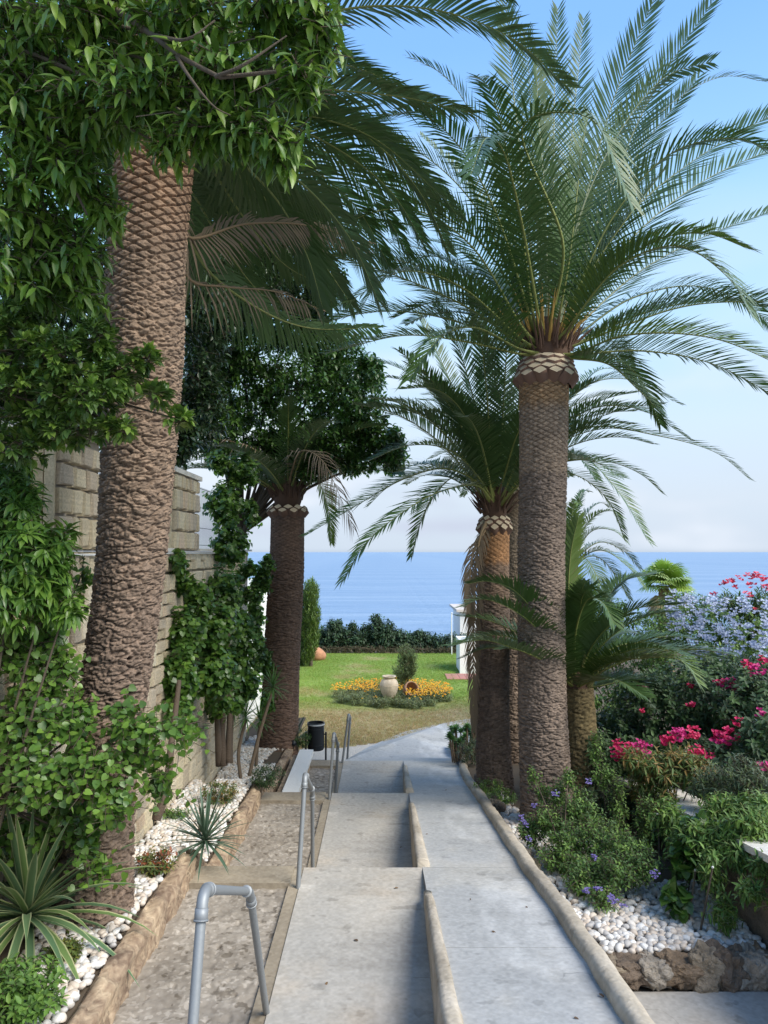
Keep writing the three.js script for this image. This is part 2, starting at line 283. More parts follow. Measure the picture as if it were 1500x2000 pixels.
function pebbles(name, label, inside, yf, x0, x1, d0, d1, step, layers) {
  const grp = new THREE.Group(); grp.name = name; grp.userData = { kind: 'structure', label }; scene.add(grp);
  const list = [];
  for (let l = 0; l < layers; l++) for (let d = d0; d < d1; d += step) for (let x = x0; x < x1; x += step) {
    const X = x + rr(-.5, .5) * step, D = d + rr(-.5, .5) * step; if (!inside(X, D)) continue;
    const s = step * rr(.7, 1.35) * (1 - .12 * l); list.push({ p: V(X, yf(D) + s * .12 + l * step * .22 + n3(X * 3, D * 3) * .012, -D), s, c: Math.floor(rnd() * PCOL.length * .999), k: Math.floor(rnd() * 4), q: new THREE.Quaternion().setFromEuler(new THREE.Euler(rr(-.5, .5), rr(0, 6.28), rr(-.5, .5))), w: s / D * (Math.abs(X / D) < .52 && D > 3.6 && (EYE - yf(D)) / D < .66 ? 1 : .01) * (l + .7) });
  }
  list.sort((a, b) => b.w - a.w);
  list.slice(0, 300).forEach(e => { const m = part('pebble', PEB[e.k], PMAT[e.c], grp); m.position.copy(e.p); m.quaternion.copy(e.q); m.scale.setScalar(e.s); });
  const rest = list.slice(300), m4 = new THREE.Matrix4(), c = new THREE.Color();
  for (let k = 0; k < 4; k++) {
    const sub = rest.filter(e => e.k === k), im = new THREE.InstancedMesh(PEB[k], k ? PW : PW, sub.length);
    sub.forEach((e, i) => { im.setMatrixAt(i, m4.compose(e.p, e.q, V(e.s, e.s, e.s))); const f = rr(.92, 1.06); im.setColorAt(i, c.setRGB(...PCOL[e.c].map(x => x * f))); });
    im.name = 'pebbles'; im.userData.kind = 'stuff'; im.castShadow = im.receiveShadow = true; grp.add(im);
  }
}
const PW = std([1, 1, 1], .62);
pebbles('pebble_bed', 'white pebbles covering the bed beside the stone wall', (x, d) => x > -2.42 - .02 && x < XB - .13 && (n3(x * 2, d * 1.3, 4) > -.33), bedL, -2.42, -1.66, 3.6, 14.2, .052, 2);
pebbles('pebble_bed_001', 'white pebbles covering the bed between ramp and low wall', (x, d) => x > RX + .22 && x < 2.78 && (d < 7 || x < 2.4) && (d < 9.2 || x < 1.6), bedR, RX + .2, 2.8, 5.72, 10.4, .062, 2);

// ---------- palm parts ----------
const MF = { green: leafMat([.080, .150, .040], .42, .38), grey: leafMat([.100, .165, .062], .45, .38), yellow: leafMat([.155, .175, .035], .5, .3), lime: leafMat([.12, .19, .035], .5, .36), dead: leafMat([.21, .155, .10], .85, .25), rach: std([.20, .22, .06], .55), rachPale: std([.30, .33, .20], .55), rachDead: std([.26, .18, .10], .8) };
// points -> frond: rachis mesh with leaflets under it
function frond(parent, pts, o = {}) {
  const { w = .46, n = 104, mat = MF.green, rm = MF.rach, r = .02, droop = .12, vee = .45, s0 = .13, name = 'frond' } = o, base = parent.position;
  const P0 = pts.map(p => p.clone().sub(base)), c = new THREE.CatmullRomCurve3(P0, false, 'centripetal'), N = 40, L = c.getLength();
  const Cp = [], Tn = [], Nn = []; for (let i = 0; i <= N; i++) { Cp.push(c.getPointAt(i / N)); Tn.push(c.getTangentAt(i / N)); }
  const out = Cp[N].clone().sub(Cp[0]).setY(0); if (out.lengthSq() < 1e-4) out.set(0, 0, 1); out.normalize();
  let nn = V(0, .85, 0).addScaledVector(out, -.55); if (o.up) nn = o.up.clone();
  for (let i = 0; i <= N; i++) { nn = nn.clone().addScaledVector(Tn[i], -nn.dot(Tn[i])).normalize(); Nn.push(nn); }
  const rp = [], ri = [];
  for (let i = 0; i <= N; i++) {
    const t = i / N, ra = r * Math.pow(1 - t * .9, 1.1) + (t < .1 ? r * 1.1 * (1 - t / .1) : 0), S = V().crossVectors(Tn[i], Nn[i]), wd = ra * (t < .12 ? 1.5 : 1.05);
    for (const [a, b] of [[-1, .1], [0, .75], [1, .1], [0, -.85]]) { const q = Cp[i].clone().addScaledVector(S, a * wd).addScaledVector(Nn[i], b * ra); rp.push(q.x, q.y, q.z); }
    if (i < N) for (let k = 0; k < 4; k++) { const a = i * 4 + k, b = i * 4 + (k + 1) % 4; ri.push(a, b, a + 4, b, b + 4, a + 4); }
  }
  const f = part(name, geom(rp, ri), rm, parent), pos = [], idx = [];
  const twist = rr(-.15, .15);
  for (const sd of [-1, 1]) for (let k = 0; k < n; k++) {
    if (o.gap && rnd() < o.gap) continue;
    const s = s0 + (1 - s0) * Math.pow((k + rnd() * .6) / n, .96), x = s * N, i = Math.min(N - 1, Math.floor(x)), fr = x - i;
    const C = Cp[i].clone().lerp(Cp[i + 1], fr), t = Tn[i].clone().lerp(Tn[i + 1], fr).normalize(), nv = Nn[i].clone().lerp(Nn[i + 1], fr).normalize(), S = V().crossVectors(t, nv).multiplyScalar(sd);
    const u = (s - s0) / (1 - s0), len = w * (u < .25 ? .35 + .65 * Math.sin(u / .25 * Math.PI / 2) : lerp(1, .30, Math.pow((u - .25) / .75, 1.6))) * rr(.86, 1.1);
    const ang = lerp(1.15, .58, Math.pow(u, .8)) + gs() * .10, ve = vee + gs() * .22 + twist * sd;
    const dir = t.clone().multiplyScalar(Math.cos(ang)).addScaledVector(S, Math.sin(ang) * Math.cos(ve)).addScaledVector(nv, Math.sin(ang) * Math.sin(ve)).normalize();
    const wd = (o.lw ?? .0122) * rr(.85, 1.15), ax = nv.clone().addScaledVector(S, -.3 * rr(0, 1)); const side = V().crossVectors(dir, ax).normalize();
    const dr = droop * rr(.6, 1.4), m = C.clone().addScaledVector(dir, len * .5).add(V(0, -dr * len * .25, 0)), e = C.clone().addScaledVector(dir, len).add(V(0, -dr * len, 0)), q = pos.length / 3;
    for (const [pt, ww] of [[C, wd * .55], [m, wd]]) for (const g of [-1, 1]) pos.push(pt.x + side.x * ww * g, pt.y + side.y * ww * g, pt.z + side.z * ww * g);
    pos.push(e.x, e.y, e.z); idx.push(q, q + 1, q + 2, q + 1, q + 3, q + 2, q + 2, q + 3, q + 4);
  }
  part('leaflets', geom(pos, idx), mat, f, 'stuff'); return f;
}
// frond described by azimuth, rise and droop
function arc(b, az, el, L, bend, k = 1.4) { const pts = [b.clone()]; let p = b.clone(); for (let i = 1; i <= 6; i++) { const t = i / 6, e = el - bend * Math.pow(t - .08, k); p = p.clone().add(V(Math.cos(e) * Math.cos(az), Math.sin(e), Math.cos(e) * Math.sin(az)).multiplyScalar(L / 6)); pts.push(p); } return pts; }
const BARK = tex(512, (u, v) => { const a = pf(u, v * 3, 10, 4, 61), b = pf(u, v, 60, 3, 65); return .74 + (a - .5) * .5 + (b - .5) * .5; }, false, .4);
const barkMat = new THREE.MeshStandardMaterial({ vertexColors: true, map: BARK, roughness: .95, bumpMap: BARK, bumpScale: .006 });
// trunk of leaf scars: pts up the axis, radius(t), colour(y,a) ; relief is real
function scarTrunk(parent, pts, radius, o) {
  const c = new THREE.CatmullRomCurve3(pts.map(p => p.clone().sub(parent.position)), false, 'centripetal'), L = c.getLength(), nr = Math.round(L / o.dy), ns = o.seg, pos = [], idx = [], uv = [], col = [];
  const table = []; for (let i = 0; i <= 60; i++) table.push(c.getPointAt(i / 60));
  for (let j = 0; j <= nr; j++) {
    const t = j / nr, y = t * L, x = t * 60, i0 = Math.min(59, Math.floor(x)), p = table[i0].clone().lerp(table[i0 + 1], x - i0), R = radius(t), rough = o.rough(t);
    for (let i = 0; i <= ns; i++) {
      const th = (i % ns) / ns * Math.PI * 2, cx = Math.cos(th), cz = Math.sin(th), wn = (.12 + rough * .6) * fbm(cx * 2.2, y * 3, cz * 2.2 + o.s, 3), hh = o.h;
      const r = y / hh + wn * 2.2 + rough * .5 * n3(cx * 7, y * 6, cz * 7), a = (i % ns) / ns * o.N + wn * .8;
      const pp = a + r / 2, qq = a - r / 2, fp = pp - Math.floor(pp), fq = qq - Math.floor(qq), e = Math.min(fp, 1 - fp, fq, 1 - fq), up = (fp - fq);
      const k1 = n3(cx * 1.9 + .3 * n3(cx * 5, y * 3, cz * 5), y * 15, cz * 1.9 + o.s), k2 = n3(cx * 3.4, y * 34, cz * 3.4 + o.s), k3 = fbm(cx * 15, y * 34, cz * 15, 2);
      let h = o.amp * (1 - .8 * rough) * (smooth(0, lerp(.13, .24, rough), e) - .12 * up) + rough * (.024 * smooth(0, .13, Math.abs(k1)) + .016 * smooth(0, .16, Math.abs(k2)) + .014 * k3) + .005 * n3(cx * 40, y * 50, cz * 40) + rough * .035 * R * n3(cx * 2, y * 1.6, cz * 2);
      for (const [ht, hy, hr] of o.holes || []) { const dd = Math.hypot(Math.atan2(Math.sin(th - ht), Math.cos(th - ht)) * R, y - hy); h -= .05 * smooth(hr, hr * .5, dd); }
      pos.push(p.x + cx * (R + h), p.y, p.z + cz * (R + h)); uv.push(i / ns * 6.283 * R, y);
      const cid = hash(Math.floor(pp) + 1000, Math.floor(qq) + 1000, 3), cc = o.col(t, cx, cz, y), f = (.82 + .36 * cid) * (1 + .35 * n3(cx * 9, y * 14, cz * 9)); col.push(cc[0] * f, cc[1] * f, cc[2] * f);
    }
  }
  for (let j = 0; j < nr; j++) for (let i = 0; i < ns; i++) { const a = j * (ns + 1) + i, b = a + 1, e = a + ns + 1, f = e + 1; idx.push(a, e, b, b, e, f); }
  return part('trunk', geom(pos, idx, uv, col), barkMat, parent);
}
const bootDark = std([.17, .098, .07], .9), bootPale = std([.54, .43, .29], .9, { bumpMap: T.grain, bumpScale: .004 });
const BOOT = (() => { const g = [], mk = (pos, idx) => geom(pos, idx).toNonIndexed(); const d = [[0, -.5], [.5, -.02], [.22, .34], [0, .5], [-.22, .34], [-.5, -.02]]; const A = [], B = []; d.forEach(([x, y]) => A.push(x * 1.15, y * 1.3 - .25, -1)); d.forEach(([x, y]) => A.push(x, y, 0)); const si = []; for (let i = 0; i < 6; i++) { const k = (i + 1) % 6; si.push(i, k, 6 + i, k, 6 + k, 6 + i); } d.forEach(([x, y]) => B.push(x * .86, y * .86, .012)); d.forEach(([x, y]) => B.push(x, y, 0)); B.push(0, 0, .03); const fi = []; for (let i = 0; i < 6; i++) { const k = (i + 1) % 6; fi.push(6 + i, 6 + k, i, 6 + k, k, i, i, k, 12); } return [mk(A, si), mk(B, fi)]; })();
function boots(parent, ctr, R, rows, N, w, h, len) {     // cut leaf bases in spirals under the crown, pale cut face tilted up and out
  for (let r = 0; r < rows; r++) for (let i = 0; i < N; i++) {
    const th = (i + r * .5 + gs() * .08) / N * Math.PI * 2, b = part('leaf_base', BOOT[0], bootDark, parent), ro = R * (1.26 - .1 * r) + gs() * .01;
    b.position.copy(ctr).sub(parent.position).add(V(Math.cos(th) * ro, r * h * .62 + gs() * .008, Math.sin(th) * ro));
    const tilt = .55 + .12 * r + gs() * .1, n = V(Math.cos(th) * Math.cos(tilt), Math.sin(tilt), Math.sin(th) * Math.cos(tilt)); b.quaternion.setFromRotationMatrix(new THREE.Matrix4().lookAt(n, V(0, 0, 0), V(0, 1, 0)));
    b.scale.set(w * rr(.9, 1.08), h * rr(.85, 1.1), len); part('cut_face', BOOT[1], bootPale, b);
  }
}
function fibre(parent, ctr, R, n, len, mat = FIB) {       // brown leaf sheaths and spines between the petioles
  const gl = []; for (let i = 0; i < n; i++) { const th = rr(0, 6.28), ro = R * rr(.5, 1.05), e = rr(.7, 1.4), b = ctr.clone().sub(parent.position).add(V(Math.cos(th) * ro, rr(-.02, .12), Math.sin(th) * ro)), d = V(Math.cos(th) * Math.cos(e), Math.sin(e), Math.sin(th) * Math.cos(e)).multiplyScalar(len * rr(.5, 1)); gl.push(tube([b, b.clone().addScaledVector(d, .5).add(V(gs(), gs(), gs()).multiplyScalar(.02)), b.clone().add(d)], t => .016 * (1 - t) + .002, 4, 3, false)); }
  part('leaf_sheaths', merge(gl), mat, parent, 'stuff');
}
const FIB = std([.10, .055, .035], .95), STALK = std([.38, .24, .06], .7);
function core(parent, ctr, R, h) { part('crown_core', new THREE.SphereGeometry(1, 20, 12).scale(R, h, R).translate(ctr.x - parent.position.x, ctr.y - parent.position.y, ctr.z - parent.position.z), FIB, parent); }

// ---------- right palm beside the ramp ----------
{
  const D = 8.8, base = V(1.84, .78, -D), top = P(1062, 745, D), o = thing('date_palm', 'tall date palm with dark collar of cut leaf bases beside the ramp', 'palm tree', base, 'date palms lining the walk');
  scarTrunk(o, [base.clone().add(V(.02, -.1, 0)), P(1060, 1400, D), P(1057, 1100, D), P(1061, 900, D), top], t => .240 + .085 * Math.exp(-t * 16) + .018 * smooth(.75, .9, t) - .01 * Math.sin(t * 3), { dy: .0056, seg: 180, N: 15, h: .029, amp: .024, s: 3, rough: t => .08 + smooth(.88, .76, t) * .62 + smooth(.4, .1, t) * .3, col: (t, x, z, y) => { const k = smooth(.955, .925, t + .01 * n3(x * 3, 0, z * 3)), m = smooth(.795, .785, t + .015 * n3(x * 5, 1, z * 5)); const A = [.42, .26, .14], B = [.34, .25, .18], C = [.235, .175, .135]; return A.map((q, i) => lerp(lerp(q, B[i], k), C[i], m)); } });
  const ctr = P(1066, 735, D); boots(o, ctr, .285, 4, 13, .165, .105, .13); core(o, ctr.clone().add(V(0, .34, 0)), .27, .36); fibre(o, ctr.clone().add(V(0, .25, 0)), .3, 160, .42);
  fibre(o, ctr.clone().add(V(0, .3, 0)), .26, 50, .75, STALK);
  const B = (u, v, dd = 0) => P(u, v, D + dd);
  const F = (pts, opt) => frond(o, [ctr.clone().add(V(0, .24, 0)).lerp(B(...pts[0]), .25), ...pts.map(p => B(...p))], { ...opt, w: (opt.w ?? .46) * 1.12, lw: .0128, n: 82 });
  const G = { mat: MF.green }, Y = { mat: MF.grey, rm: MF.rachPale }, U = { up: V(-.25, .3, 1), w: .54, droop: .04 };
  F([[1010, 690, -.3], [913, 668, -.7], [790, 655, -1.0], [640, 690, -1.2]], { ...G, w: .42 });
  F([[1012, 668, -.2], [913, 600, -.5], [760, 533, -.8], [590, 480, -1.0]], { mat: MF.grey, w: .46 });
  F([[1030, 620, -.2], [935, 470, -.4], [800, 385, -.5], [640, 290, -.6]], { ...G, w: .5 });
  F([[1046, 640, -.3], [1015, 430, -.7], [975, 230, -1.2], [950, 165, -1.6], [930, 150, -1.95]], { ...G, w: .5, droop: .35, n: 84 });
  F([[1078, 620, -.3], [1100, 480, -.8], [1020, 250, -1.6], [1150, 230, -2.3], [1235, 400, -2.7]], { ...G, w: .5, droop: .4, n: 90, up: V(0, 1, .3) });
  F([[1086, 640, -.25], [1110, 520, -.5], [1128, 370, -.6], [1135, 300, -.55], [1150, 220, -.3]], { ...G, w: .42, n: 84 });
  F([[1050, 600, .2], [1025, 380, .5], [1000, 150, .9], [985, -40, 1.0]], { ...Y, ...U });
  F([[1060, 600, .3], [1045, 380, .9], [1035, 180, 1.5], [1028, 60, 1.9]], { ...Y, ...U });
  F([[1070, 600, .3], [1080, 380, .8], [1083, 180, 1.3], [1090, 15, 1.5]], { ...Y, ...U });
  F([[1080, 600, .3], [1105, 380, 1], [1125, 180, 1.6], [1140, 35, 2.0]], { mat: MF.grey, rm: MF.rachPale, ...U });
  F([[1090, 600, .1], [1140, 400, .1], [1200, 190, .1], [1285, -20, -.1]], { ...Y, ...U });
  F([[1095, 610, .15], [1180, 400, .3], [1270, 190, .3], [1400, -10, .1]], { ...Y, ...U });
  F([[1095, 610, .3], [1170, 430, .9], [1260, 280, 1.2], [1365, 150, 1.2]], { ...Y, ...U });
  F([[1110, 625, 0], [1220, 430, -.1], [1360, 310, -.2], [1570, 190, -.4]], { ...Y, w: .55, up: V(-.5, 1, 1) });
  F([[1115, 632, .15], [1240, 460, .4], [1380, 350, .6], [1600, 255, .7]], { ...Y, w: .55, up: V(-.5, 1, 1) });
  F([[1105, 655, -.3], [1180, 545, -.8], [1270, 475, -1.2], [1370, 455, -1.5], [1465, 487, -1.7]], { mat: MF.lime, w: .42, droop: .2 });
  F([[1125, 640, .3], [1250, 530, .9], [1380, 460, 1.2], [1540, 400, 1.3]], { ...Y, w: .5, up: V(-.5, 1, 1) });
  F([[1130, 672, -.1], [1230, 632, -.3], [1350, 596, -.4], [1600, 588, -.6]], { ...G, w: .45, vee: .6 });
  F([[1125, 690, -.3], [1220, 655, -.7], [1390, 660, -1.0], [1570, 735, -1.2]], { mat: MF.lime, w: .42, vee: .6 });
  F([[1135, 692, .1], [1250, 685, .3], [1390, 710, .4], [1560, 800, .4]], { ...G, w: .45, vee: .5 });
  F([[1120, 700, -.2], [1190, 712, -.5], [1245, 760, -.6], [1290, 805, -.6]], { ...G, w: .36 });
  F([[1040, 630, .3], [960, 430, .9], [890, 330, 1.3], [820, 262, 1.5]], { mat: MF.grey, w: .36 });
  F([[1030, 640, .4], [950, 540, 1.1], [880, 480, 1.5], [800, 465, 1.7]], { mat: MF.grey, w: .36 });
  F([[1020, 665, .2], [930, 600, .6], [850, 590, .9], [770, 620, 1.1]], { ...G, w: .4 });
  F([[1015, 660, -.4], [900, 560, -1.0], [790, 530, -1.5], [680, 590, -1.9]], { ...G, droop: .3 });
  F([[1020, 640, -.4], [920, 480, -.9], [810, 410, -1.3], [690, 430, -1.7], [620, 500, -1.9]], { ...G, droop: .3 });
  F([[1030, 620, .1], [940, 420, .2], [850, 320, .2], [740, 260, .2], [650, 270, .2]], { ...G, droop: .2 });
  F([[1036, 620, -.3], [970, 420, -.8], [900, 290, -1.2], [820, 220, -1.6], [740, 230, -1.9]], { ...G, droop: .3 });
  F([[1040, 610, .1], [985, 400, .2], [930, 240, .2], [870, 150, .1], [800, 110, .0]], { ...G, droop: .2 });
  F([[1020, 650, .3], [930, 540, .8], [840, 500, 1.1], [750, 540, 1.3], [700, 610, 1.4]], { ...G, droop: .3 });
  F([[1012, 680, -.5], [930, 640, -1.2], [860, 660, -1.8], [800, 740, -2.2]], { ...G, droop: .3 });
  F([[1110, 640, -.4], [1210, 520, -1.0], [1320, 480, -1.5], [1420, 540, -1.9], [1470, 620, -2.1]], { ...G, droop: .3 });
  F([[1105, 620, -.2], [1200, 420, -.5], [1310, 300, -.8], [1430, 270, -1.1], [1540, 310, -1.3]], { ...G, droop: .2 });
  F([[1120, 660, .3], [1240, 580, .8], [1370, 560, 1.1], [1480, 610, 1.3], [1540, 690, 1.4]], { ...G, droop: .3 });
  F([[1100, 610, .3], [1190, 360, .8], [1290, 220, 1.1], [1410, 150, 1.3], [1500, 160, 1.4]], { ...Y, droop: .15 });
  F([[1125, 690, .4], [1190, 690, 1], [1250, 740, 1.3], [1290, 830, 1.5]], { ...G, droop: .3 });
  F([[1085, 600, -.2], [1140, 400, -.5], [1215, 250, -.7], [1300, 150, -.8], [1390, 120, -.9]], { ...Y, droop: .15 });
  F([[1052, 620, -.4], [1020, 440, -1.1], [985, 300, -1.8], [950, 270, -2.4], [920, 340, -2.9]], { ...G, droop: .4 });
  F([[1068, 600, .1], [1065, 400, .1], [1050, 200, .1], [1048, 100, .1]], { ...Y, w: .42 });
  F([[1100, 640, -.1], [1160, 520, -.2], [1230, 420, -.2], [1300, 330, -.1]], { mat: MF.grey, w: .4 });
  for (let i = 0; i < 12; i++) { const a = -Math.PI / 2 + (i - 5.5) * .26; frond(o, arc(ctr.clone().add(V(Math.cos(a) * .15, .25, Math.sin(a) * .15)), a, rr(.5, 1.2), rr(2.6, 3.2), rr(.6, 1.2)), i % 2 ? G : Y); }
}
// ---------- left leaning palm ----------
{
  const D = 5.35, base = P(185, 1790, D), top = P(307, 262, D), o = thing('date_palm', 'thick leaning palm trunk rising against the stone wall, base hidden in vine', 'palm tree', base, 'date palms lining the walk');
  scarTrunk(o, [base.clone().add(V(-.02, -.25, 0)), P(198, 1500, D), P(230, 1300, D), P(256, 1100, D), P(270, 900, D), P(283, 700, D), P(286, 500, D), P(298, 360, D), top], t => .186 + .06 * Math.exp(-t * 9) + .056 * smooth(.35, .9, t), { dy: .0052, seg: 200, N: 12, h: .033, amp: .030, s: 11, rough: t => smooth(.92, .6, t) * .8 + .2, holes: [[.7, 1.78, .022], [1.15, 1.62, .028], [1.5, 1.30, .03], [1.0, 1.5, .018], [.95, 2.02, .016], [.6, 1.9, .02], [1.3, 1.75, .015]], col: (t, x, z, y) => { const k = smooth(.97, .80, t + .02 * n3(x * 3, 0, z * 3)); const m = smooth(.62, .35, t + .06 * n3(x * 2, y, z * 2)); const A = [.38, .225, .13], B = [.31, .22, .155], C = [.245, .175, .13]; return A.map((q, i) => lerp(lerp(q, B[i], k), C[i], m)); } });
  const ctr = P(307, 250, D); boots(o, ctr, .27, 3, 12, .17, .11, .13); core(o, ctr.clone().add(V(0, .34, 0)), .26, .4); fibre(o, ctr.clone().add(V(0, .25, 0)), .28, 110, .45);
  const B = (u, v, dd = 0) => P(u, v, D + dd), c0 = ctr.clone().add(V(0, .2, 0));
  const F = (pts, opt) => frond(o, [c0.clone().lerp(B(...pts[0]), .2), ...pts.map(p => B(...p))], { n: 92, w: .44, ...opt });
  const G = { mat: MF.green }, Y = { mat: MF.grey };
  F([[390, 190, 0], [520, 165, 0], [680, 178, 0], [800, 192, -.05], [925, 222, -.1]], { ...Y, w: .4, droop: .35 });
  F([[390, 200, .3], [520, 190, .8], [680, 240, 1.1], [830, 340, 1.3], [900, 430, 1.3]], { ...Y, w: .42, droop: .3 });
  F([[390, 215, .2], [500, 225, .5], [640, 280, .7], [760, 370, .8], [830, 480, .8]], { ...G, droop: .35 });
  F([[380, 230, .4], [480, 250, 1], [600, 320, 1.5], [700, 410, 1.8], [760, 520, 1.9]], { ...G, droop: .35 });
  F([[380, 235, .1], [470, 280, .2], [580, 350, .3], [680, 460, .3], [740, 590, .3]], { ...Y, droop: .4 });
  F([[370, 250, .3], [440, 320, .8], [530, 400, 1.2], [620, 500, 1.5], [690, 600, 1.6]], { mat: MF.grey, droop: .4 });
  F([[370, 265, .5], [420, 340, 1.2], [480, 430, 1.7], [560, 520, 2.0], [640, 560, 2.2]], { ...G, droop: .4 });
  F([[370, 235, .6], [460, 260, 1.5], [560, 330, 2.2], [660, 420, 2.6], [790, 440, 2.8]], { ...G, droop: .4 });
  F([[372, 220, .1], [470, 210, .4], [600, 225, .5], [730, 270, .5], [860, 380, .5]], { ...G, droop: .3 });
  F([[372, 240, .8], [450, 280, 1.7], [540, 370, 2.4], [610, 480, 2.8], [650, 600, 3.0]], { ...G, droop: .4 });
  F([[365, 260, .9], [410, 350, 1.8], [460, 450, 2.5], [500, 560, 2.9], [520, 660, 3.1]], { ...G, droop: .4 });
  F([[372, 250, .2], [450, 300, .5], [540, 390, .7], [600, 500, .8], [630, 600, .8]], { ...G, droop: .4 });
  F([[368, 270, .6], [420, 330, 1.3], [500, 400, 1.9], [590, 440, 2.3], [700, 500, 2.6]], { ...Y, droop: .4 });
  F([[380, 220, .5], [500, 230, 1.2], [640, 300, 1.7], [740, 400, 2.0], [800, 500, 2.1]], { ...G, droop: .35 });
  F([[385, 205, .7], [520, 190, 1.7], [660, 230, 2.4], [780, 300, 2.8], [860, 400, 3.0]], { ...G, droop: .35 });
  F([[385, 180, .4], [500, 130, 1.0], [640, 120, 1.4], [760, 160, 1.7], [850, 240, 1.8]], { ...G, droop: .3 });
  F([[345, 380, .35], [365, 462, .45], [480, 437, .6], [600, 440, .7], [720, 475, .8]], { mat: MF.dead, rm: MF.rachDead, droop: .35, n: 80, w: .3, lw: .009 });
  F([[345, 420, .5], [370, 545, .7], [440, 560, .8], [540, 570, .9], [640, 610, 1]], { mat: MF.dead, rm: MF.rachDead, droop: .7, n: 60, w: .28, gap: .3, lw: .008 });
  F([[350, 400, .9], [400, 520, 1.3], [500, 600, 1.6], [600, 640, 1.9], [740, 640, 2.1]], { ...G, droop: .5 });
  F([[350, 330, .8], [390, 400, 1.6], [450, 500, 2.2], [520, 580, 2.5], [600, 600, 2.7]], { ...G, droop: .5 });
  for (let i = 0; i < 22; i++) { const a = i / 22 * 6.28 + gs() * .15; frond(o, arc(c0.clone().add(V(Math.cos(a) * .12, .1, Math.sin(a) * .12)), a, rr(.35, 1.35), rr(2.6, 3.2), rr(1.0, 1.7)), i % 2 ? G : Y); }
}
// ---------- farther palms ----------
function palm(label, D, ub, vb, ut, vt, R, opt) {
  const base = P(ub, vb, D), top = P(ut, vt, D), o = thing('date_palm', label, 'palm tree', base, 'date palms lining the walk');
  scarTrunk(o, [base.clone().add(V(0, -.3, 0)), ...opt.mid.map(([u, v]) => P(u, v, D)), top], t => R + R * .38 * Math.exp(-t * 9), { dy: .008, seg: 120, N: 13, h: .03, amp: .015, s: D, rough: t => smooth(.95, .7, t) * .8, col: opt.col });
  boots(o, top.clone().add(V(0, .02, 0)), R, opt.rows ?? 3, 11, R * .56, .095, .11); core(o, top.clone().add(V(0, .3, 0)), R * .92, .35); fibre(o, top.clone().add(V(0, .22, 0)), R, 90, .4);
  const c0 = top.clone().add(V(0, .28, 0));
  (opt.fr || []).forEach(([pts, op]) => frond(o, [c0.clone().lerp(P(pts[0][0], pts[0][1], D + (pts[0][2] || 0)), .2), ...pts.map(p => P(p[0], p[1], D + (p[2] || 0)))], { n: 70, ...op }));
  for (let i = 0; i < (opt.n || 0); i++) { const a = opt.az ? rr(...opt.az) : i / opt.n * 6.28 + gs() * .15; frond(o, arc(c0.clone().add(V(Math.cos(a) * .1, 0, Math.sin(a) * .1)), a, rr(...(opt.el || [.4, 1.4])), rr(...(opt.len || [2.3, 2.9])), rr(.7, 1.4)), { n: 66, w: .42, mat: i % 3 ? MF.green : MF.grey }); }
  return o;
}
const bandTop = (A, B, C, e1, e2) => (t, x, z) => { const k = smooth(e1 + .03, e1, t + .02 * n3(x * 3, 0, z * 3)), m = smooth(e2 + .05, e2, t); return A.map((q, i) => lerp(lerp(q, B[i], k), C[i], m)); };
